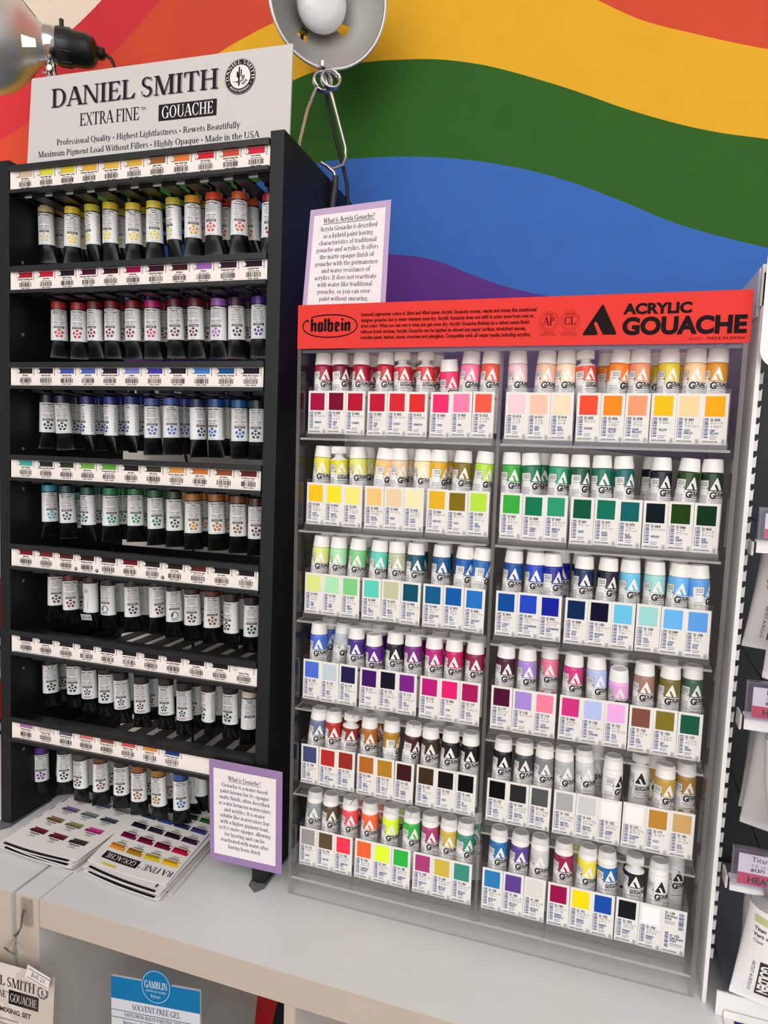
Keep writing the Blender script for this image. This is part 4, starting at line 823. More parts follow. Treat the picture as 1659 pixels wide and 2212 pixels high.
# ------------------------------------------------------------------ white-capped tubes in the acrylic rack
HT=[
(1,0,0.0253,0.043,0.8685,-0.01,0.05,40,0),(1,1,0.0540,0.043,0.8685,-0.10,0.05,59,0),(1,2,0.0894,0.043,0.8685,0.00,0.05,17,0),(1,3,0.1288,0.043,0.8685,0.01,0.05,30,0),(1,4,0.1562,0.043,0.8685,-0.07,0.05,28,1),(1,5,0.1924,0.043,0.8685,-0.03,0.05,26,1),(1,6,0.2291,0.043,0.8588,-0.03,-0.12,33,0),(1,7,0.2610,0.043,0.8685,0.05,0.05,23,0),(1,8,0.2912,0.043,0.8685,0.02,0.05,21,0),
(1,9,0.3300,0.043,0.8685,-0.03,0.05,22,0),(1,10,0.3703,0.043,0.8685,0.04,0.05,20,0),(1,11,0.3978,0.043,0.8685,0.01,0.05,18,0),(1,12,0.4240,0.043,0.8685,-0.08,0.05,32,1),(1,13,0.4692,0.043,0.8685,0.10,0.05,53,0),(1,14,0.4960,0.043,0.8685,0.02,0.05,18,0),(1,15,0.5328,0.043,0.8685,-0.01,0.05,19,0),(1,16,0.5655,0.043,0.8685,0.03,0.05,6,0),(1,17,0.5922,0.043,0.8685,0.05,0.05,4,0),
(2,0,0.0276,0.043,0.7240,0.03,0.05,23,0),(2,1,0.0556,0.043,0.7240,-0.05,0.05,39,1),(2,2,0.0880,0.043,0.7240,-0.06,0.05,23,0),(2,3,0.1321,0.043,0.7240,0.09,0.05,63,0),(2,4,0.1559,0.043,0.7240,0.01,0.05,47,0),(2,5,0.1941,0.043,0.7240,-0.02,0.05,18,0),(2,6,0.2188,0.043,0.7240,0.03,0.05,72,0),(2,7,0.2558,0.043,0.7240,0.03,0.05,26,0),(2,8,0.2886,0.043,0.7240,0.10,0.05,47,0),
(2,9,0.3280,0.043,0.7240,-0.01,0.05,28,0),(2,10,0.3564,0.043,0.7240,-0.10,0.05,43,0),(2,11,0.3960,0.043,0.7240,0.01,0.05,34,0),(2,12,0.4250,0.043,0.7240,-0.01,0.05,51,0),(2,13,0.4550,0.043,0.7240,-0.03,0.05,18,0),(2,14,0.4840,0.043,0.7240,-0.06,0.05,43,0),(2,15,0.5326,0.043,0.7240,-0.01,0.05,29,0),(2,16,0.5676,0.043,0.7240,0.08,0.05,27,0),(2,17,0.5968,0.043,0.7240,-0.00,0.05,19,0),
(3,0,0.0284,0.043,0.5795,0.05,0.05,23,0),(3,1,0.0590,0.043,0.5795,0.02,0.05,19,0),(3,2,0.0923,0.043,0.5795,0.05,0.05,20,0),(3,3,0.1282,0.043,0.5795,0.04,0.05,30,0),(3,4,0.1577,0.043,0.5795,-0.02,0.05,20,0),(3,5,0.1880,0.043,0.5795,0.01,0.05,27,0),(3,6,0.2289,0.043,0.5795,0.01,0.05,25,0),(3,7,0.2648,0.043,0.5795,0.05,0.05,55,0),(3,8,0.2910,0.043,0.5795,0.08,0.05,74,0),
(3,9,0.3385,0.043,0.5795,0.03,0.05,18,0),(3,10,0.3700,0.043,0.5795,0.00,0.05,14,0),(3,11,0.3952,0.043,0.5795,-0.03,0.05,41,0),(3,12,0.4391,0.043,0.5795,0.01,0.05,16,0),(3,13,0.4719,0.043,0.5795,0.03,0.05,36,0),(3,14,0.5017,0.043,0.5795,-0.01,0.05,21,0),(3,15,0.5341,0.043,0.5795,0.00,0.05,19,0),(3,16,0.5656,0.043,0.5795,0.04,0.05,15,0),(3,17,0.5904,0.043,0.5795,-0.05,0.05,64,0),
(4,0,0.0278,0.043,0.4350,-0.01,0.05,23,0),(4,1,0.0627,0.062,0.4350,0.10,0.05,45,0),(4,2,0.0936,0.043,0.4350,0.00,0.05,20,0),(4,3,0.1245,0.043,0.4280,-0.02,-0.03,16,0),(4,4,0.1593,0.043,0.4350,0.01,0.05,22,0),(4,5,0.1891,0.043,0.4350,-0.03,0.05,18,0),(4,6,0.2231,0.043,0.4350,-0.02,0.05,22,0),(4,7,0.2547,0.043,0.4350,0.00,0.05,14,0),(4,8,0.2877,0.043,0.4350,-0.00,0.05,18,0),
(4,9,0.3345,0.043,0.4350,0.02,0.05,22,0),(4,10,0.3661,0.043,0.4350,-0.01,0.05,20,0),(4,11,0.3970,0.066,0.4350,-0.00,0.05,9,0),(4,12,0.4332,0.043,0.4350,0.02,0.05,19,0),(4,13,0.4650,0.043,0.4350,-0.04,0.05,27,0),(4,14,0.4963,0.043,0.4223,-0.03,-0.12,10,0),(4,15,0.5300,0.043,0.4350,-0.00,0.05,11,0),(4,16,0.5638,0.043,0.4350,0.02,0.05,9,0),(4,17,0.5943,0.056,0.4350,-0.01,0.05,23,0),
(5,0,0.0304,0.043,0.2905,0.07,0.05,35,0),(5,1,0.0581,0.043,0.2905,-0.01,0.05,25,0),(5,2,0.0885,0.043,0.2905,0.07,0.05,29,1),(5,3,0.1209,0.043,0.2905,0.01,0.05,27,0),(5,4,0.1587,0.043,0.2905,0.00,0.05,81,0),(5,5,0.1942,0.043,0.2905,0.08,0.05,52,0),(5,6,0.2230,0.043,0.2905,0.00,0.05,19,0),(5,7,0.2554,0.043,0.2905,0.02,0.05,14,0),(5,8,0.2871,0.043,0.2905,-0.00,0.05,13,0),
(5,9,0.3371,0.043,0.2905,0.02,0.05,19,0),(5,10,0.3690,0.043,0.2905,0.00,0.05,17,0),(5,11,0.3991,0.043,0.2905,0.01,0.05,18,0),(5,12,0.4279,0.043,0.2905,-0.05,0.05,25,0),(5,13,0.4568,0.051,0.2905,-0.11,0.05,24,0),(5,14,0.4968,0.043,0.2905,0.01,0.05,51,0),(5,15,0.5353,0.067,0.2905,0.01,0.05,5,1),(5,16,0.5672,0.043,0.2905,0.02,0.05,24,0),(5,17,0.5965,0.062,0.2905,0.00,0.05,19,0),
(6,0,0.0273,0.043,0.1460,0.04,0.05,20,0),(6,1,0.0565,0.043,0.1460,0.01,0.05,36,0),(6,2,0.0913,0.043,0.1460,0.00,0.05,26,0),(6,3,0.1260,0.043,0.1460,-0.00,0.05,18,0),(6,4,0.1622,0.043,0.1460,0.02,0.05,25,0),(6,5,0.1978,0.043,0.1460,0.00,0.05,35,0),(6,6,0.2283,0.043,0.1460,-0.02,0.05,25,0),(6,7,0.2585,0.043,0.1460,0.02,0.05,20,0),(6,8,0.2857,0.043,0.1460,-0.00,0.05,40,0),
(6,9,0.3378,0.043,0.1460,0.02,0.05,24,0),(6,10,0.3702,0.043,0.1460,0.02,0.05,20,0),(6,11,0.4002,0.043,0.1460,-0.00,0.05,12,0),(6,12,0.4353,0.043,0.1460,-0.01,0.05,16,0),(6,13,0.4695,0.043,0.1460,0.03,0.05,17,0),(6,14,0.4975,0.043,0.1460,-0.04,0.05,21,0),(6,15,0.5356,0.043,0.1460,0.00,0.05,7,1),(6,16,0.5685,0.043,0.1460,0.01,0.05,14,0),
]

HB=[
(1,1,0.0574),(1,2,0.0932),(1,4,0.1598),(1,5,0.1984),(1,13,0.4527),(1,14,0.4812),(1,15,0.5193),(1,16,0.5526),(2,0,0.0343),(2,1,0.0561),(2,2,0.0914),(2,4,0.1631),(2,6,0.2269),(2,10,0.3700),(2,15,0.5230),(3,0,0.0253),(3,1,0.0519),(3,2,0.0910),(3,3,0.1268),(3,4,0.1554),(3,5,0.1842),(3,6,0.2245),(3,7,0.2620),(3,9,0.3346),(3,10,0.3664),(3,11,0.4043),(3,12,0.4348),(3,14,0.5037),(3,15,0.5345),(3,16,0.5677),(4,0,0.0305),(4,2,0.0948),(4,3,0.1207),(4,4,0.1589),(4,5,0.1861),(4,6,0.2229),(4,7,0.2510),(4,8,0.2847),(4,14,0.4962),(4,16,0.5647),(5,2,0.0910),(5,3,0.1260),(5,6,0.2253),(5,7,0.2619),(5,13,0.4712),(5,16,0.5576),(6,1,0.0574),(6,2,0.0936),(6,3,0.1302),(6,4,0.1662),(6,6,0.2330),(6,8,0.2932),(6,13,0.4526),(6,15,0.5244),(6,16,0.5930),]

def ht_r(z):
    pr = [(-.0985, .0150, .0012), (-.085, .0150, .0038), (-.060, .0150, .0098), (-.030, .0143, .0136), (-.002, .0140, .0140), (.05, .0140, .0140)]
    for a, c in zip(pr, pr[1:]):
        if z <= c[0]:
            t = max(0, (z - a[0]) / (c[0] - a[0])); return a[1] + (c[1] - a[1]) * t, a[2] + (c[2] - a[2]) * t
    return .014, .014
H1 = CYL(ht_r, .0003); H2 = CYL(ht_r, .0005)
def holbein_body(kind, dark):
    b = MB(); n = 36; top = 0. if kind == 0 else -.0015
    zs = [-.0985, -.0945, -.085, -.072, -.060, -.048, -.038, -.0290, -.0240, -.0140, -.0095, -.0030]
    W1 = (228, 226, 222)
    g = [[(ht_r(z)[0] * math.sin(2 * math.pi * k / n), -ht_r(z)[1] * math.cos(2 * math.pi * k / n), z) for k in range(n)] for z in zs]
    def fn(i, j):
        z = (zs[i] + zs[i + 1]) / 2; th = (j + .5) * 360 / n; th = th - 360 if th > 180 else th
        box = -105 < th < -38 and z < -.0095
        if z > -.0240 and not box: return W1, 1
        return W1, 0
    b.quads(g, W1, 0, True, True, fn); b.face(list(reversed(g[0])), W1)
    if kind == 0: b.rings([(-.0030, .0140), (-.0012, .0138), (.0004, .0126)], n, W1, 1, caps=(False, True))
    else: b.rings([(-.0030, .0140), (-.0015, .0133), (.0022, .0082), (.0028, .0070), (.0100, .0070)], 24, W1, 0, caps=(False, True))
    # white (or black) pointed emblem on the band
    lc = (28, 26, 28) if dark else (236, 233, 228); A0, A1, WD = -.0225, -.0062, .0152
    for k in range(12):
        za = A0 + (A1 - A0) * k / 12; zb = A0 + (A1 - A0) * (k + 1) / 12
        def iv(z):
            f = (z - A0) / (A1 - A0); hw = WD / 2 * (1 - f) * .97 + .0005; f2 = f / .42
            if f2 >= 1: return [(-hw, hw)]
            sc = .0026 - .0036 * f2 * 1.0 + 0; return [(-hw, sc - .0021), (sc + .0009, hw)]
        I0, I1 = iv(za), iv(zb)
        if len(I1) < len(I0): m = (I0[0][1] + I0[1][0]) / 2; I1 = [(I1[0][0], m), (m, I1[0][1])]
        for (a0, a1), (c0, c1) in zip(I0, I1):
            for q in range(3):
                u0, u1 = a0 + (a1 - a0) * q / 3, a0 + (a1 - a0) * (q + 1) / 3; v0, v1 = c0 + (c1 - c0) * q / 3, c0 + (c1 - c0) * (q + 1) / 3
                b.face([H1(u0, za), H1(u1, za), H1(v1, zb), H1(v0, zb)], lc)
    if kind == 0:
        b.text(H2, 'G', -.0082, -.0338, .0086, 'B', xs=.85, col=INK); b.text(H2, 'OUACHE', -.0012, -.0298, .0048, 'B', xs=.82, col=INK)
        for q in range(7): b.rect(H1, -.0008 + .0026 * q, -.0318, .0013 + .0026 * q, -.0306, (80, 76, 80)); b.rect(H1, -.0008 + .0026 * q, -.0340, .0011 + .0026 * q, -.0330, (40, 36, 40))
    else:
        b.text(H2, 'HOLBEIN ACRYLA', -.0074, -.0275, .0021, 'b', col=INK); b.text(H2, 'GOUACHE', -.0074, -.0322, .0040, 'B', xs=.85, col=INK)
        for q in range(6): b.rect(H1, -.0070 + .003 * q, -.0350, -.0047 + .003 * q, -.0340, (70, 66, 70))
    for q in range(8): b.rect(H1, -.0080 + .0024 * q, -.0368, -.0062 + .0024 * q, -.0360, (110, 106, 110))
    b.text(H1, 'アクリルガッシュ', -.0070, -.0412, .0030, 'r', xs=.72, col=INK)
    for q in range(6): b.rect(H1, -.0075 + .0026 * q, -.0450, -.0055 + .0026 * q, -.0441, (60, 56, 60))
    b.rect(H1, -.0120, -.0510, -.0060, -.0470, (20, 20, 20), 1, 2); b.rect(H1, .0040, -.0510, .0110, -.0470, (20, 20, 20), 1, 2)
    # information panel to the left
    for x0, z0, x1, z1 in ((-.0250, -.0100, -.0098, -.0096), (-.0102, -.0285, -.0098, -.0096)): b.rect(H1, x0, z0, x1, z1, (60, 56, 58), 0, 6)
    for q in range(3):
        for j in range(3): b.rect(H1, -.0200 + .0030 * j, -.0130 - .0022 * q, -.0176 + .0030 * j, -.0121 - .0022 * q, (70, 66, 68))
    b.text(H1, 'A', -.0128, -.0222, .0032, 'r', col=INK); b.rect(H1, -.0210, -.0205, -.0140, -.0200, INK, 0, 3)
    for q in range(6):
        for j in range(4): b.rect(H1, -.0230 + .0030 * j, -.0310 - .0022 * q, -.0206 + .0030 * j, -.0303 - .0022 * q, (120, 116, 120))
    return b.mesh('tube_body', [PLAST, BAND])
HBODY = {(k, d): holbein_body(k, d) for k in (0, 1) for d in (0, 1)}
b = MB(); b.rings([(.0008, .0132), (.0010, .01365), (.0022, .01365), (.0172, .01235), (.0186, .0119), (.0190, .0112)], 36, m=0, caps=(True, False))
b.rings([(.0190, .0112), (.0190, .0101), (.0180, .0098)], 36, m=0, caps=(False, True)); HCAP = b.mesh('cap', [WPLAS])
b = MB(); b.rings([(.0072, .0108), (.0076, .0118), (.0180, .0116), (.0188, .0108)], 36, m=0)
for k in range(30):
    a = 2 * math.pi * k / 30; b.box(-.0006, -.0005, .0078, .0006, .0004, .0178, T=lambda p: (p[0] * math.cos(a) + (p[1] - .0117) * math.sin(a), p[0] * math.sin(a) + (p[1] - .0117) * math.cos(a) if False else -(p[0] * -math.sin(a)) + (p[1] - .0117) * math.cos(a), p[2]))
HSCREW = b.mesh('screw_cap', [WPLAS])
BANDOVER = {(1, 0): (228, 214, 70), (1, 1): (218, 206, 40), (1, 2): (222, 222, 110), (0, 15): (228, 200, 50), (0, 17): (222, 148, 40), (2, 8): (40, 104, 176), (5, 16): (240, 238, 234), (4, 14): (238, 236, 232), (4, 15): (236, 234, 230), (3, 2): (70, 44, 130), (3, 3): (92, 36, 140), (3, 7): (196, 30, 96), (3, 8): (140, 24, 66), (3, 9): (72, 16, 44), (3, 16): (118, 104, 50), (3, 17): (64, 96, 76), (3, 15): (160, 120, 110), (4, 10): (66, 68, 70), (4, 9): (14, 14, 16), (4, 11): (130, 130, 132), (4, 12): (176, 178, 180), (4, 13): (206, 208, 210), (5, 2): (236, 78, 88), (5, 13): (236, 218, 70), (5, 11): (208, 204, 200), (5, 9): (40, 110, 172), (5, 14): (30, 104, 172), (4, 16): (190, 150, 70), (5, 0): (150, 154, 158), (4, 0): (104, 118, 152), (4, 17): (170, 128, 62)}
def lane_name(r, i): return cards[r * 18 + i][0]
def make_ht(r, i, x, y, z, lean, pitch, phi, screw, behind):
    code, jp, en, sw = cards[r * 18 + i]; col = BANDOVER.get((r, i), sw); dark = (r, i) in ((4, 14), (4, 15), (5, 16)); nm = ' '.join(en).title()
    kind = 1 if screw else 0
    if (r, i) == (5, 14): kindb = 1
    else: kindb = kind
    capn = 'ribbed white screw cap' if screw else 'smooth white cap'
    if behind: lab = 'tube half hidden at the back of the lane marked %s' % code
    else: lab = '%s tube with %s at the front of the lane marked %s' % (cname(col) if not dark else 'white', capn, code)
    t = thing('gouache_tube', lab, 'paint tube', (x, y, z), Matrix.Rotation(-pitch, 3, 'X').to_4x4().to_3x3().__matmul__(Matrix.Rotation(lean, 3, 'Y')).to_euler(), 'white-capped tubes in the acrylic rack')
    e = Matrix.Rotation(math.radians(phi), 3, 'Z').to_euler()
    bd = put('tube_body', HBODY[(kindb, 1 if dark else 0)], t, rot=e, color=(236, 234, 230) if dark else col)
    put('screw_cap' if screw else 'cap', HSCREW if screw else HCAP, t)
for r, i, x, y, z, lean, pitch, phi, screw in HT: make_ht(r - 1, i, x, y, z, max(-.07, min(.07, lean)), pitch, phi, screw, False)
rb = random.Random(5)
for r, i, x in HB: make_ht(r - 1, i, x, .080, ZR[r - 1] + .104, 0, .05, rb.uniform(10, 50), (r, i) in ((1, 4),), True)

# ------------------------------------------------------------------ two purple-bordered notices
def bil(TL, TR, BL, BR, off=0.):
    TL, TR, BL, BR = map(V3, (TL, TR, BL, BR)); n = (TR - TL).cross(TL - BL).normalized() * off
    return lambda u, v: (BL * (1 - u) + BR * u) * (1 - v) + (TL * (1 - u) + TR * u) * v + n
def notice(name, c, title, lines, lab, inset, fs, y0, dy, fits, pur, loc=None, rot=None):
    b = MB(); TLc, TRc, BLc, BRc = map(V3, c); W_ = (TRc - TLc).length; H_ = (TLc - BLc).length; nrm = (TRc - TLc).cross(TLc - BLc).normalized()
    Q = lambda o: (lambda x, y, q=bil(*c, off=o): q(x / W_, y / H_))
    P0, P1, P2, PB = Q(0), Q(.0006), Q(.0009), Q(-.0008)
    b.face([P0(0, 0), P0(W_, 0), P0(W_, H_), P0(0, H_)], pur); b.face([PB(0, H_), PB(W_, H_), PB(W_, 0), PB(0, 0)], pur)
    for (x0, y0_), (x1, y1) in (((0, 0), (W_, 0)), ((W_, 0), (W_, H_)), ((W_, H_), (0, H_)), ((0, H_), (0, 0))): b.face([P0(x0, y0_), PB(x0, y0_), PB(x1, y1), P0(x1, y1)], pur)
    a, e, f, g = inset; b.face([P1(a, f), P1(W_ - e, f), P1(W_ - e, H_ - g), P1(a, H_ - g)], (228, 220, 220)); cx = (a + W_ - e) / 2
    tw = W_ - a - e; b.text(P2, title, cx, H_ - y0, fs * 1.06, 's', 'c', fit=tw * fits[0], col=(30, 28, 32)); b.rect(P2, cx - tw * fits[0] / 2, H_ - y0 - fs * .32, cx + tw * fits[0] / 2, H_ - y0 - fs * .22, (40, 38, 42))
    for i, (t, ft) in enumerate(zip(lines, fits[1:])): b.text(P2, t, cx, H_ - y0 - dy * (i + 1) - fs * .25, fs, 's', 'c', fit=tw * ft, col=(72, 68, 74))
    return solo(name, b, PAPER, lab, 'notice', None, loc, rot)
notice('notice_card', [(.0032, .030, 1.1042), (.1333, .030, 1.1100), (-.0050, .020, .9300), (.1318, .020, .9240)], 'What is Acryla Gouache?',
       ['Acryla Gouache is described', 'as a hybrid paint having', 'characteristics of traditional', 'gouache and acrylics. It offers', 'the matte opaque finish of', 'gouache with the permanence', 'and water resistance of', 'acrylics. It does not reactivate', 'with water like traditional', 'gouache, so you can over-', 'paint without smearing.'],
       'purple-edged notice headed What is Acryla Gouache? standing behind the red header card', (.0075, .0075, .012, .0098), .0068, .0226, .01035,
       [.72, .80, .69, .80, .86, .75, .87, .67, .85, .75, .75, .67], (186, 160, 192))
notice('notice_card', [(.4545, -.0105, .2110), (.5905, -.0105, .2105), (.4612, -.0115, .0358), (.5945, -.0115, .0365)], 'What is Gouache?',
       ['Gouache is a water-based', "paint known for it's opaque", 'matte finish, often described', 'as a mix between watercolors', 'and acrylics. It is water', 'soluble like watercolors but', 'with a higher pigment load,', 'so it is more opaque, allowing', 'for layering and can be', 'reactivated with water after', 'having been dried.'],
       'purple-edged notice headed What is Gouache? fixed to the lower right front of the black rack', (.0085, .0110, .0125, .0140), .0068, .0310, .01060,
       [.52, .74, .78, .80, .84, .66, .80, .78, .84, .65, .78, .53], (150, 122, 164), RO, REU)

# ------------------------------------------------------------------ folded colour leaflets in two stacks
def leaflet(name, O, ux, uy, W_, H_, z, lift, printed, lab, grp, seed, inner=(226, 220, 216)):
    rr = random.Random(seed); b = MB(); O = V3(O); ux = V3(ux).normalized(); uy = V3(uy).normalized(); N = 8
    def S(x, y, o=0.): 
        f = max(0, 1 - y / (H_ * .45)); return O + ux * x + uy * (y + (-.004 * math.sin(x / W_ * math.pi) * f)) + V3((0, 0, z + o + lift * (1 - f * f * .75) * (.35 + .65 * y / H_) - lift * .3 * f * math.cos(x / W_ * 3.0) * .5))
    g = [[S(W_ * i / N, H_ * j / N) for i in range(N + 1)] for j in range(N + 1)]
    b.quads(g, inner, 0, True); b.quads([[S(W_ * i / N, H_ * j / N, -.0011) for i in range(N, -1, -1)] for j in range(N + 1)], inner, 0, True)
    for e0, e1 in (((0, 0), (1, 0)), ((1, 0), (1, 1)), ((1, 1), (0, 1)), ((0, 1), (0, 0))):
        for i in range(N):
            p = lambda t: (W_ * (e0[0] + (e1[0] - e0[0]) * t / N), H_ * (e0[1] + (e1[1] - e0[1]) * t / N))
            b.face([S(*p(i), -.0011), S(*p(i + 1), -.0011), S(*p(i + 1)), S(*p(i))], inner)
    if printed: printed(b, lambda x, y: S(x, y, .0004), lambda x, y: S(x, y, .0008), rr)
    return solo(name, b, PAPER, lab, 'leaflet', grp)
def sw_label(b, P, P2, x, y, w_, h_, c, flip=1):
    b.quads([[P(x + w_ * i / 4, y + h_ * j) for i in range(5)] for j in (0, 1)], c, 0, False)
    b.quads([[P2(x + w_ * i / 4, y + h_ * (.55 if flip < 0 else 0) + h_ * .45 * j) for i in range(5)] for j in (0, 1)], tuple(int(k * .72) for k in c), 0, False)
    b.disc(P2, x + w_ * (.06 if flip > 0 else .94), y + h_ * .72, h_ * .2, WHITE, n=8)
    for q in range(3):
        yy = y - .0042 - .0034 * q if flip > 0 else y + h_ + .0030 + .0034 * q; ww = w_ * (.62, .35, .45)[q]
        b.rect(P, x + w_ * .5 - ww / 2, yy, x + w_ * .5 + ww / 2, yy + (.0019 if q == 0 else .0012), (70, 66, 70) if q == 0 else (130, 126, 130), 0, 3)
def print1(b, P, P2, rr):
    rows = [[(112, 44, 48), (118, 40, 54), (74, 58, 54)], [(140, 112, 78), (150, 142, 104), (210, 62, 142)], [(130, 104, 150), (124, 138, 136), (70, 78, 98)], [(76, 84, 96), (88, 104, 134), (150, 132, 138)], [(90, 88, 90), (70, 72, 88), (96, 80, 84)]]
    for j, r in enumerate(rows):
        for i, c in enumerate(r): sw_label(b, P, P2, .018 + .047 * i, .036 + .036 * j, .036, .0125, c)
def print2(b, P, P2, rr):
    b.rect(P, .018, .0160, .095, .0335, INK, 0, 6)
    PR = lambda Q, x0, y0: (lambda x, y: Q(x0 - x, y0 - y))
    b.text(PR(P2, .090, .0300), 'GOUACHE', 0, 0, .0108, 's', fit=.066, col=WHITE); b.text(PR(P, .166, .0310), 'RA FINE', 0, 0, .0128, 's', fit=.060, col=INK); b.text(PR(P, .103, .0230), 'TM', 0, 0, .0035, 'r', col=INK)
    rows = [[(240, 150, 50), (186, 134, 30), (224, 200, 40), (250, 196, 40)], [(112, 20, 58), (118, 18, 56), (124, 18, 48), (196, 30, 62)], [(30, 26, 36), (44, 38, 56), (34, 30, 38), (62, 30, 62)], [(36, 56, 104), (52, 82, 150), (32, 44, 92), (66, 60, 130)], [(56, 40, 54), (52, 62, 60), (36, 82, 40), (46, 108, 44)], [(80, 60, 66), (60, 60, 62), (70, 30, 46), (60, 44, 44)]]
    for j, r in enumerate(rows):
        for i, c in enumerate(r): sw_label(b, P, P2, .014 + .0385 * i, .042 + .0320 * j, .034, .0130, c, -1)
    b.rect(P, .030, .004, .060, .0085, (216, 196, 60), 0, 4)
def print_edge(b, P, P2, rr):
    for q in range(7):
        c = rr.choice([(60, 40, 60), (210, 120, 60), (40, 40, 44), (110, 60, 80)]); b.rect(P, .003, .02 + .03 * q, .009, .034 + .03 * q, c)
    b.rect(P, .010, .0012, .158, .0062, (34, 30, 36), 0, 8)
    for q in range(9): b.rect(P, .150, .012 + .024 * q, .154, .020 + .024 * q, (60, 56, 66))
rr = random.Random(2)
for s, (O, ux, uy, W_, H_, nm) in enumerate((((-.5300, -.0690, 0), (1, -.05, 0), (-.085, 1, 0), .168, .235, 'left'), ((-.3500, -.0660, 0), (1, -.075, 0), (-.075, 1, 0), .168, .215, 'right'))):
    for k in range(6):
        top = k == 5; dx, dy = (0, 0) if top else (rr.uniform(-.014, .003) if s == 0 else rr.uniform(-.006, .009), rr.uniform(-.016, .004))
        words = ['lowest', 'second from bottom', 'third from bottom', 'fourth from bottom', 'second from top', 'topmost'][k]
        if top: lab = 'top leaflet of the left stack, with rows of swatches facing up, under the rack' if s == 0 else 'top leaflet of the right stack, swatches and black GOUACHE box upside down'
        else: lab = 'white folded leaflet, %s in the %s stack under the black rack' % (words, nm)
        u = V3(ux) + V3((0, 0 if top else rr.uniform(-.05, .05), 0)); v = V3((-u.y * 1.4, 1, 0)) if s == 0 else V3((-.075 + (-u.y - .075), 1, 0))
        leaflet('leaflet', V3(O) + V3((dx, dy, 0)), u, v, W_, H_, .0014 + .0034 * k, .004 + .0008 * k, (print1 if s == 0 else print2) if top else print_edge, lab, 'colour leaflets in two stacks', 10 * s + k, (232, 226, 222) if k % 2 else (222, 217, 214))
    b = None

# ------------------------------------------------------------------ clamp lamps
def frame(axis):
    Z = V3(axis).normalized(); X = Z.cross(V3((0, 0, 1))).normalized(); Y = X.cross(Z); return X, Y, Z
def lamp_head(root, c, ax, lit):
    ax = V3(ax).normalized(); c = V3(c); bk = -ax
    prof = [(-.0015, .1040), (-.0028, .1075), (.0005, .1092), (.0030, .1075), (.0035, .1045), (.012, .1025), (.028, .0965), (.045, .0870), (.060, .0745), (.068, .0660), (.076, .0565), (.090, .0420), (.100, .0330), (.106, .0290), (.118, .0285)]
    b = MB(); n = 60
    def skip(i, j): return i in (9, 10) and (j % 15) in (3, 4, 5)
    b.rings(prof, n, m=0, O=c, ax=bk, caps=(False, False), skip=skip)
    b.rings([(z - .0012 if z > .003 else z, max(.001, r - .0012)) for z, r in reversed(prof[4:])], n, m=0, O=c, ax=bk, caps=(False, False), skip=lambda i, j: i in (len(prof[4:]) - 7, len(prof[4:]) - 8) and (j % 15) in (3, 4, 5))
    part('reflector', b, ALU, root)
    b = MB(); b.rings([(.100, .0335), (.101, .0345), (.121, .0345), (.122, .0335)], 40, m=0, O=c, ax=bk); part('collar', b, CHROME, root)
    b = MB(); b.rings([(.122, .0335), (.124, .0350), (.150, .0345), (.153, .0325), (.178, .0315), (.190, .0270), (.196, .0190), (.197, .0130), (.206, .0125), (.212, .0100), (.213, .0040)], 36, m=0, O=c, ax=bk)
    for k in range(10):
        a = 2 * math.pi * k / 10; X, Y, Z = frame(bk); d = X * math.cos(a) + Y * math.sin(a); b.tube([c + bk * .126 + d * .034, c + bk * .149 + d * .034], .002, 6)
    part('socket', b, BPLAS, root)
    b = MB(); X, Y, Z = frame(bk); up = V3((0, 0, 1)); up = (up - Z * up.dot(Z)).normalized()
    b.tube([c + bk * .132 + up * .034, c + bk * .132 + up * .052], .0042, 10); part('switch_knob', b, BPLAS, root)
    b = MB(); b.rings([(.030, .001), (.0302, .020), (.034, .034), (.042, .0430), (.052, .0468), (.066, .0440), (.084, .0300), (.096, .0200), (.112, .0190)], 40, m=0, O=c, ax=bk, caps=(True, True))
    part('bulb', b, mat('lit_bulb', (250, 236, 205), .4, emit=((255, 226, 170), 9.)) if lit else mat('frosted_bulb', (236, 238, 238), .25, coat=.3), root)
    return ax, bk
lr = thing('clamp_lamp', 'unlit clamp lamp with spun metal reflector clipped to the right side of black rack', 'lamp', (0, 0, 0))
c = V3((-.0562, .219, 1.5304)); vd = (CAM - c).normalized()
ax, bk = lamp_head(lr, c, vd + CR * .24 + CU * .20, False)
b = MB(); e0 = c + bk * .110 - V3((0, 0, .036)); e1 = V3((-.0720, .2330, 1.4290))
b.tube([e0, e0 + V3((.0, .006, -.030)), V3((-.0790, .2900, 1.4420)), V3((-.0760, .2600, 1.4320)), e1], .0042, 10); b.rings([(0, .0062), (.008, .0062)], 14, O=e1 - V3((0, 0, .004)), ax=(0, 0, 1)); part('stem', b, CHROME, lr)
b = MB(); cc = V3((-.0730, .2380, 1.4040))
def coil(off, r, turns, a0):
    X = (CR * .95 + FW * .3).normalized(); Y = CU; Z = X.cross(Y)
    return [cc + Z * (off + .0016 * i / 8) + X * r * math.cos(a0 + i * math.pi / 8) + Y * r * math.sin(a0 + i * math.pi / 8) for i in range(int(16 * turns) + 1)]
L1 = coil(-.010, .0165, 2.5, -2.2); L2 = coil(.006, .0165, 2.5, .6)
b.tube([V3((-.0735, .1400, 1.1700)), V3((-.0735, .1360, 1.2300)), V3((-.0740, .1500, 1.2650)), V3((-.0780, .1850, 1.3300)), cc + CR * -.012 + CU * -.013], .0030, 8)
b.tube(coil(-.008, .0165, 3, -2.2), .0028, 8); b.tube([p + CR * .012 + CU * -.003 for p in coil(.004, .0165, 3, .6)], .0028, 8)
wire = [cc + CR * -.002 + CU * .016, cc + CR * .014 + CU * -.02, V3((-.0500, .2560, 1.3450)), V3((-.0400, .2720, 1.2990)), V3((-.0385, .2730, 1.2800)), V3((-.0420, .2650, 1.2640)), V3((-.0500, .2500, 1.2540)), V3((-.0560, .2380, 1.2480))]
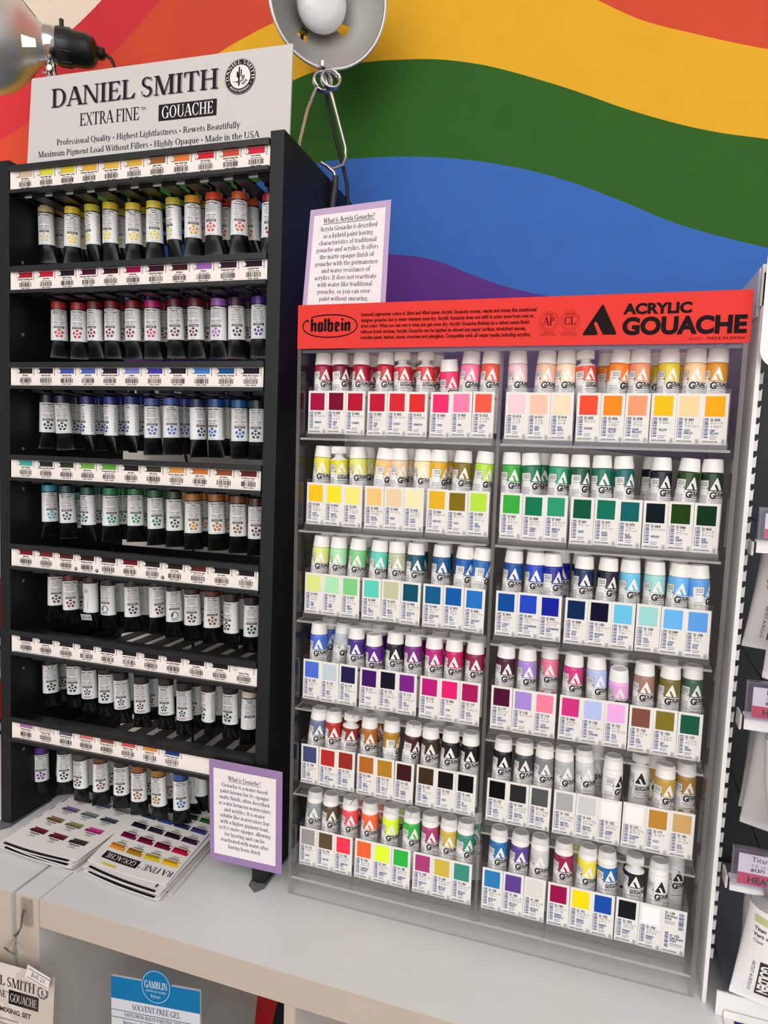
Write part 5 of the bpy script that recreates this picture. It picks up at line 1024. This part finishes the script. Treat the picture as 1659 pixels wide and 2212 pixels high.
b.tube(wire, .0030, 8); b.tube([V3((-.0620, .2100, 1.2500)), V3((-.0520, .2180, 1.2450)), V3((-.0430, .2260, 1.2380)), V3((-.0395, .2280, 1.2280))], .0030, 8)
part('spring_clamp', b, CHROME, lr)
b = MB(); b.tube([V3((-.0400, .2280, 1.2300)), V3((-.0395, .2260, 1.2100)), V3((-.0410, .2210, 1.1850)), V3((-.0415, .2190, 1.1500)), V3((-.0415, .2190, 1.1300))], .0062, 10); part('grip_sleeve', b, mat('dark_vinyl', (44, 43, 43), .45), lr)
b = MB(); k0 = c + bk * .208
b.tube([k0, k0 + V3((-.008, .010, -.05)), V3((-.090, .275, 1.44)), V3((-.078, .272, 1.38)), V3((-.062, .276, 1.32)), V3((-.045, .280, 1.262)), V3((-.0385, .282, 1.235)), V3((-.037, .284, 1.20)), V3((-.037, .286, 1.12)), V3((-.037, .30, .96))], .0036, 8); part('cord', b, RUBBER, lr)
ll = thing('clamp_lamp', 'lit clamp lamp seen from behind with black socket, top left corner above the rack', 'lamp', (0, 0, 0))
neck = V3((-.661, .191, 1.525)); axl = (CR * -.95 + FW * -.30 + CU * -.02).normalized(); c2 = neck + axl * .100
lamp_head(ll, c2, axl, True)
pl = bpy.data.lights.new('bulb_light', 'POINT'); pl.energy = 2.2; pl.color = (1., .82, .58); pl.shadow_soft_size = .03
po = bpy.data.objects.new('bulb_light', pl); COL.objects.link(po); po.location = (c2 - axl * .012) * U; po.parent = None
b = MB(); s0 = neck - axl * .010 + V3((0, 0, -.034)); s1 = V3((-.6440, .1920, 1.4550)); s2_ = V3((-.6300, .1900, 1.3000)); s3 = V3((-.5960, .1880, 1.2390))
for off in (-.0052, .0052): b.tube([s0 + CR * off, s1 + CR * off, s2_ + CR * off, s3 + CR * off], .0046, 8)
for p in (s0 * .55 + s1 * .45, s1 + V3((.002, 0, -.012))): b.rings([(0, .0068), (.004, .0060)], 12, O=p - FW * .006, ax=-FW); 
b.tube([s0 * .4 + s1 * .6 - CR * .004, s0 * .4 + s1 * .6 - CR * .018 + CU * .002], .0030, 8); b.tube([s3, s3 + V3((.004, 0, -.004)), V3((-.6100, .19, 1.2380)), V3((-.6110, .19, 1.16))], .004, 8)
part('bracket', b, CHROME, ll)
b = MB(); k0 = c2 - axl * .212
b.tube([k0, k0 - axl * .012 + CU * -.008, k0 - axl * .022 + CU * -.030, V3((-.565, .235, 1.43)), V3((-.55, .34, 1.34)), V3((-.55, .395, 1.24)), V3((-.55, .397, 1.0)), V3((-.47, .397, .70)), V3((-.45, .397, .60)), V3((-.45, .397, .015))], .0034, 8); part('cord', b, RUBBER, ll)

# ------------------------------------------------------------------ white gondola shelving on the right
go = thing('gondola_shelving', 'white slotted gondola shelving with tinted label holders at the right edge', 'shelving', (0, 0, 0))
b = MB(); b.box(.6315, 0, .0006, .6352, .36, .975); b.box(.6300, -.004, .0006, .6352, .010, .93); b.box(.6292, .02, .925, .6314, .36, .985)
b.box(.6290, .0, .935, .6330, .012, .985); part('end_panel', b, SHELFW, go)
b = MB(); b.box(.6353, .026, .0006, .6392, .030, .86)
for k in range(38):
    z = .046 + .0215 * k
    b.face([(.6392, .026, z), (.6446, .026, z + .0006), (.6449, .026, z + .0125), (.6452, .026, z + .0150), (.6441, .026, z + .0150), (.6436, .026, z + .0132), (.6392, .026, z + .0132)])
    b.face([(.6392, .030, z + .0132), (.6446, .030, z + .0132), (.6446, .030, z), (.6392, .030, z)]); b.face([(.6446, .026, z), (.6446, .030, z), (.6446, .030, z + .0132), (.6446, .026, z + .0132)]); b.face([(.6392, .026, z + .0132), (.6446, .026, z + .0132), (.6446, .030, z + .0132), (.6392, .030, z + .0132)])
part('slotted_upright', b, SHELFW, go)
b = MB(); b.box(.6396, .33, .0006, 1.25, .345, .99, (40, 40, 46)); b.box(.6353, .0305, .0006, .6370, .33, .93, (56, 56, 64)); part('back_panel', b, mat('dark_gondola_back', rough=.6, attr=True), go)
b = MB(); N = 10
pts = [(.6295 + .0, .99), (.6295, .880)] + [(.6295 + .024 * (1 - math.cos(a)), .880 - .024 * math.sin(a)) for a in [math.pi / 2 * i / N for i in range(1, N + 1)]] + [(.80, .856), (.80, .99)]
b.face([(x, -.0215, z) for x, z in pts]); b.face([(x, -.0195, z) for x, z in reversed(pts)])
for (x0, z0), (x1, z1) in zip(pts, pts[1:] + pts[:1]): b.face([(x0, -.0215, z0), (x0, -.0195, z0), (x1, -.0195, z1), (x1, -.0215, z1)])
b.box(.66, -.0195, .90, .70, .012, .92); part('header_panel', b, SHELFW, go)
def shelf(zt, zb_, x0, hooks=()):
    b = MB(); b.box(x0, -.020, zb_, 1.2, -.017, zt); b.box(x0, -.017, zt - .003, 1.2, -.006, zt)
    pr = [(x0 - .0030, zt - .004), (x0 - .0005, zt - .004), (x0 - .0005, zb_ - .002), (x0 - .0012, zb_ - .0055), (x0 - .0030, zb_ - .0055)]
    b.face([(x, .0180, z) for x, z in pr]); b.face([(x, -.0080, z) for x, z in reversed(pr)]) 
    for p, q in zip(pr, pr[1:] + pr[:1]): b.face([(p[0], .0180, p[1]), (p[0], -.0080, p[1]), (q[0], -.0080, q[1]), (q[0], .0180, q[1])])
    part('cross_bar', b, SHELFW, go)
    for x, z in hooks: b = MB(); b.tube([(x, .33, z + .004), (x, .10, z), (x, -.050, z - .002), (x, -.055, z + .004)], .0025, 8); part('peg_hook', b, CHROME, go)
shelf(.6448, .6290, .6450, [(.6930, .6445)]); shelf(.4190, .4000, .6485, [(.7010, .4190)]); shelf(.1960, .1800, .6485, [(.7010, .1985)])
b = MB(); b.box(.6445, -.020, .0006, 1.2, -.017, .0345); part('base_front', b, SHELFW, go)
b = MB(); b.box(.6550, -.0165, .0345, 1.2, .30, .0360, (88, 88, 98)); part('base_deck', b, mat('grey_deck', (96, 96, 106), .5), go)
def holder(zb_, zt, x0, l1, l2, l3):
    h = thing('label_holder', {.6450: 'tinted clear label holder, uppermost of three on the white shelving', .4170: 'tinted clear label holder with Phthalo label on the middle shelf edge', .1935: 'tinted clear label holder with Titan Green label on the low shelf edge'}[zb_], 'label holder', (0, 0, 0), None, 'label holders on shelf edges')
    b = MB(); b.box(x0, -.0300, zb_, 1.2, -.0285, zt); b.box(x0, -.0285, zt - .004, 1.2, -.0205, zt); b.box(x0, -.0285, zb_, x0 + .0015, -.0205, zt); b.box(x0, -.0285, zb_, 1.2, -.0205, zb_ + .0015); part('holder', b, TAGH, h)
    b = MB(); x1 = x0 + .0070; zm = zb_ + (zt - zb_) * .36; b.box(x1, -.0262, zb_ + .003, 1.18, -.0255, zt - .0075, (236, 230, 232)); P = plane((0, -.0262, 0), (1, 0, 0), (0, 0, 1), .0003)
    b.rect(P, x1, zb_ + .003, 1.18, zm, (206, 52, 84))
    hh = zt - zb_; b.text(P, l1, x0 + .0220, zb_ + hh * .68, .0068, 'r', col=(50, 46, 50)); b.text(P, l2, x0 + .0220, zb_ + hh * .54, .0042, 'r', col=(140, 134, 138)); b.text(P, l3, x0 + .0220, zb_ + hh * .42, .0044, 'b', col=INK)
    b.text(P, 'HEAVY BODY', x0 + .0185, zb_ + hh * .12, .0082, 'b', col=WHITE); part('label_insert', b, PAPER, h)
holder(.6450, .6870, .6440, 'Cad. Red', '2 fl. oz.', '#1090'); holder(.4170, .4665, .6475, 'Phthalo Blue', '2 fl. oz. / 59 ml Ser 4', '#1260'); holder(.1935, .2450, .6480, 'Titan Green Pale', '2 fl. oz. / 59 ml Ser 1', '#1371')
# big white tubes hanging under the gondola shelves
def big_tube(x, y, ztop, L_, rot, lab, txt, stripe, turn):
    t = thing('acrylic_tube', lab, 'paint tube', (x, y, ztop), (0, rot, 0), 'white tubes hanging on the gondola')
    e = (0, 0, math.radians(turn)); b = MB(); n = 32; R = .0265
    prof = [(-L_, .0335, .0012), (-L_ + .008, .0335, .0018), (-L_ + .010, .0330, .0030), (-L_ * .72, .0310, .0125), (-L_ * .42, .0283, .0225), (-.012, R, R)]
    def rr_(z):
        for a, c_ in zip(prof, prof[1:]):
            if z <= c_[0]: f = (z - a[0]) / (c_[0] - a[0]); return a[1] + (c_[1] - a[1]) * f, a[2] + (c_[2] - a[2]) * f
        return R, R
    b.rings(prof, n, (234, 230, 228), 0, caps=(True, False)); Pq = CYL(rr_, .0004); Pq2 = CYL(rr_, .0008)
    b.rect(Pq, -.022, -.030, .018, -.020, stripe, 0, 10)
    for i, l in enumerate(txt): b.text(Pq, l, -.0200, -.040 - .0085 * i, .0048, 'b' if i < 2 else 'r', col=(60, 56, 60))
    z0, z1 = -L_ * .55, -L_ + .014
    b.rect(Pq, -.0060, z1, .0110, z0, INK, 0, 6)
    for q in range(5): b.rect(Pq, -.0060, z1 + (z0 - z1) * q / 5, .0110, z1 + (z0 - z1) * (q + 1) / 5, INK, 0, 6)
    V_ = lambda Q, x0, zz: (lambda u, v: Q(x0 + v, zz - u))
    b.text(V_(Pq2, -.0035, z0 - .004), 'GOLDEN', 0, 0, .0115, 'B', fit=(z0 - z1) - .008, col=WHITE); b.text(V_(Pq, -.0150, z0 - .002), 'ARTIST ACRYLICS', 0, 0, .0040, 'r', fit=(z0 - z1) - .004, col=INK)
    o = part('tube_body', b, PLAST, t); o.rotation_euler = e
    b = MB(); b.rings([(-.012, .0262), (-.0095, .0255), (-.006, .0100), (-.001, .0095), (.000, .0130), (.016, .0120), (.017, .011)], n, m=0); part('cap', b, mat('pale_grey_cap', (150, 148, 150), .4), t)
big_tube(.6915, .045, .632, .142, .06, 'white paint tube with red patch under the upper right shelf, pressed behind another', ['Cadmium', 'Medium', 'Teinte Pure'], (196, 34, 44), 0)
big_tube(.6950, -.030, .632, .165, .02, 'white paint tube with broad crimp in front, under the upper right shelf', ['', '', ''], (234, 230, 228), 140)
big_tube(.7050, .086, .405, .155, .03, 'white paint tube furthest back under the middle right shelf', ['', '', ''], (234, 230, 228), 200)
big_tube(.7000, .030, .405, .160, .02, 'white paint tube with price sticker, second back under the middle right shelf', ['', '', ''], (234, 230, 228), 160)
big_tube(.6985, -.030, .408, .150, .01, 'white paint tube with barcode, foremost under the middle right shelf', ['', '', ''], (228, 224, 220), 60)
big_tube(.7050, .030, .186, .145, .04, 'white paint tube half hidden behind the pale green one, lowest right bay', ['', '', ''], (220, 216, 214), 120)
big_tube(.7000, -.026, .188, .150, .06, 'white paint tube with pale green band, front of the lowest right bay', ['Titan Green Pale', 'Vert de Titane', 'Clair'], (186, 190, 140), -8)
b = MB(); b.box(.6540, -.036, .0006, .74, -.0225, .0032, (228, 224, 220)); b.box(.6540, -.0236, .0032, .74, -.0225, .012, (228, 224, 220)); b.rect(plane((.6540, -.0360, .0033), (1, 0, 0), (0, 1, 0)), .012, .001, .08, .009, (36, 40, 92))
solo('shelf_talker', b, PAPER, 'small white folded strip with dark blue band on the counter, bottom right corner', 'label')

# ------------------------------------------------------------------ packs under and beside the counter
hk = thing('adhesive_hook', 'clear adhesive hook on the white side panel edge, holding a bagged set', 'hook', (0, 0, 0))
b = MB(); b.box(-.402, -.1590, -.050, -.380, -.1554, -.004); part('backplate', b, clear('clear_hook', (.9, .9, .9), 1., .12, (200, 190, 180)), hk)
b = MB(); b.tube([(-.395, -.160, -.012), (-.395, -.166, -.016), (-.3925, -.170, -.026)], .003, 8); b.tube([(-.3915, -.162, -.020), (-.3925, -.165, -.030), (-.3925, -.168, -.046), (-.3920, -.176, -.053), (-.3915, -.182, -.050)], .0018, 8, m=1)
part('hook_arm', b, [clear('clear_hook', (.9, .9, .9), 1., .12), mat('grey_steel', (120, 112, 104), .35, .8)], hk)
bag = thing('hanging_bag', 'clear bag with white mixing set card hanging from the hook at lower left', 'packaged set', (-.3920, -.176, -.0600))
O = V3((-.3920, -.176, -.0600)); rr = random.Random(9); b = MB()
g = [[(-.148 + .234 * i / 12, -.006 - .004 * math.sin(i * .7) * (j > 0) + .0015 * rr.uniform(-1, 1), -.014 - .036 * i / 12 * 0 - .030 * j + (-.010 * (i / 12 - .5) if j < 6 else 0)) for i in range(13)] for j in range(13)]
g[0] = [(p[0] * 1.0, p[1], p[2] + .004 * math.sin(i * .9)) for i, p in enumerate(g[0])]
b.quads(g, m=0); 
for sx in (-1, 1):   # gathered, tied neck of the bag
    N = 7; b.quads([[(sx * (.003 + .016 * f) + .003 * math.sin(3 * q), -.006 - .006 * f * math.cos(q * 1.9), .003 - .0105 * f * (.4 + .25 * q)) for q in range(N)] for f in (0, .35, .7, 1)], m=0, smooth=False)
b.quads([[(.016 * (q - 3) / 3 * (.35 + f * 1.9), -.006 - .002 * math.cos(q * 2.2), -.004 - .028 * f) for q in range(7)] for f in (0, .3, .6, 1)], m=0, smooth=False)
part('bag_film', b, FILM, bag)
b = MB(); b.tube([(-.016, -.010, -.012), (-.004, -.012, -.014), (.006, -.011, -.017)], .0014, 6, (60, 52, 46)); b.tube([(-.010, -.010, -.013), (-.002, .002, .006), (.003, -.011, -.016)], .0005, 6, (60, 52, 46)); part('wire_tie', b, mat('grey_steel', (120, 112, 104)), bag)
b = MB(); CY = lambda o: plane((-.139, -.0030, -.0575), (1, 0, .057), (.07, 0, 1), o); CX = CY(0.)
b.face([CX(-.009, -.33), CX(.2170, -.33), CX(.2170, .004), CX(-.009, .004)], (214, 204, 196)); Q1 = CY(.0004); Q2 = CY(.0008); Q3 = CY(.0012)
b.text(Q1, 'DANIEL SMITH', .1790, -.0350, .0165, 's', 'r', fit=.1300, col=INK); roundel(b, Q1, Q2, Q3, .1945, -.0290, .0112); b.text(Q1, 'EXTRA FINE', .1200, -.0560, .0120, 's', 'r', fit=.062, col=INK); b.text(Q1, 'TM', .1205, -.0470, .0030, 'r', col=INK)
b.rect(Q1, .1260, -.0650, .1870, -.0400, INK); b.text(Q2, 'GOUACHE', .1565, -.0595, .0145, 's', 'c', fit=.055, col=(226, 214, 206)); b.text(Q1, 'PRIMARY MIXING SET', .1730, -.0820, .0080, 'b', 'r', fit=.1180, col=(70, 62, 60))
for q in range(3): b.rect(Q1, .050, -.0960 - .0085 * q, .148 - .012 * q, -.0935 - .0085 * q, (150, 140, 134))
b.rect(Q1, 0, -.33, .2240, -.145, (40, 34, 34)); part('set_card', b, PAPER, bag)
b = MB(); n = 36; QS = CY(.0040); pts = [(.1830 + (.0275 if k % 2 else .0245) * math.cos(2 * math.pi * k / n), -.1190 + (.0275 if k % 2 else .0245) * math.sin(2 * math.pi * k / n)) for k in range(n)]
b.face([QS(*p) for p in pts], (206, 164, 60)); b.face([CY(.0015)(*p) for p in reversed(pts)], (206, 164, 60))
for p, q in zip(pts, pts[1:] + pts[:1]): b.face([QS(*p), CY(.0015)(*p), CY(.0015)(*q), QS(*q)], (206, 164, 60))
b.text(CY(.0044), 'Bonus', .1830, -.1120, .0085, 'b', 'c', col=INK); part('gold_seal', b, PAPER, bag)
b = MB(); QP = CY(.0110); b.face([QP(.173, .024), QP(.219, .011), QP(.214, -.012), QP(.168, .000)], (222, 216, 212)); b.face([CY(.0106)(.168, .000), CY(.0106)(.214, -.012), CY(.0106)(.219, .011), CY(.0106)(.173, .024)], (222, 216, 212))
QT = plane(QP(.168, .000), V3(QP(.214, -.012)) - V3(QP(.168, .000)), V3(QP(.173, .024)) - V3(QP(.168, .000)), .0005); b.text(QT, '$65.20', .010, .0090, .0080, 'r', fit=.028, col=(120, 114, 118)); b.rect(QT, .003, .0195, .046, .0205, (90, 84, 86)); b.rect(QT, .003, .0040, .044, .0048, (90, 84, 86)); part('price_sticker', b, PAPER, bag)
gm = thing('gel_pack', 'blue and white carded gel pack with round crest standing in the left cubby', 'carded pack', (-.1700, -.118, -.6195))
b = MB(); Z0 = .5945; BLU2 = (24, 112, 164); GRY = (204, 206, 212)
X0, X1 = -.0900, .0790; T = plane((0, 0, Z0), (1, 0, .135), (-.03, .03, 1), 0.); TQ = lambda o: plane((0, 0, Z0), (1, 0, .135), (-.03, .03, 1), o)
b.face([T(X0, -.581), T(X1, -.603), T(X1, -.1280), T(X0, -.1280)], GRY); b.face([T(X0, -.1280), T(X1, -.1280), T(X1, -.0910), T(X0, -.0910)], BLU2)
bk2 = TQ(-.004); b.face([bk2(X0, -.0910), bk2(X1, -.0910), bk2(X1, -.603), bk2(X0, -.581)], GRY)
for p, q in (((X0, -.581), (X0, -.091)), ((X1, -.091), (X1, -.603)), ((X0, -.091), (X1, -.091))): b.face([T(*p), bk2(*p), bk2(*q), T(*q)], GRY)
T1, T2, T3_, T4 = TQ(.0005), TQ(.0010), TQ(.0015), TQ(.0020)
b.disc(T1, -.0020, -.0960, .0285, BLU2, n=36); b.disc(T2, -.0020, -.0960, .0270, (170, 196, 214), n=36, r0=.0258)
b.text(T3_, 'GAMBLIN', -.0020, -.0985, .0120, 's', 'c', fit=.0440, col=(220, 228, 234)); b.text(T3_, "ARTISTS' OIL COLORS", -.0020, -.1050, .0030, 'b', 'c', fit=.0380, col=(170, 196, 214)); b.text(T3_, 'Robert', -.0020, -.1140, .0055, 's', 'c', col=(190, 210, 222))
b.text(T1, 'SOLVENT-FREE GEL', -.0030, -.1420, .0095, 's', 'c', fit=.0920, col=(84, 98, 118)); b.rect(T1, X0, -.1475, X1, -.1465, (84, 98, 118)); b.text(T1, 'SAFFLOWER ALKYD PAINTING MEDIUM', -.0030, -.1555, .0062, 's', 'c', fit=.1230, col=(84, 98, 118)); b.rect(T1, X0, -.1600, X1, -.1590, (84, 98, 118))
b.text(T1, 'Increases flow of oil colors • Non-toxic', -.0030, -.1690, .0068, 's', 'c', fit=.1270, col=(96, 106, 122)); b.rect(T1, X0, -.575, X1, -.1780, (150, 152, 160)); part('card', b, PAPER, gm)
b = MB(); b.box(-.070, -.010, .02, .062, -.0006, .40, (150, 152, 160)); part('blister', b, TAGH, gm)
rp = thing('red_pack', 'red and black pack leaning against the divider in the left cubby', 'pack', (-.0500, .040, -.6195))
b = MB(); TT = lambda p: (p[0] + (p[2]) * .085, p[1] + p[2] * .02, p[2])
b.box(-.060, 0, 0, .040, .05, .545, (150, 30, 34), T=TT); P = lambda x, z: TT((x, -.0006, z)); b.face([P(-.030, .02), P(.022, .02), P(.026, .30), (TT((.028, -.0006, .53))), TT((-.004, -.0006, .53)), P(-.028, .30)], (28, 27, 32)); b.face([TT((-.006, -.001, .02)), TT((-.002, -.001, .02)), TT((.006, -.001, .54)), TT((.003, -.001, .54))], (150, 146, 150))
part('box', b, PAPER, rp)
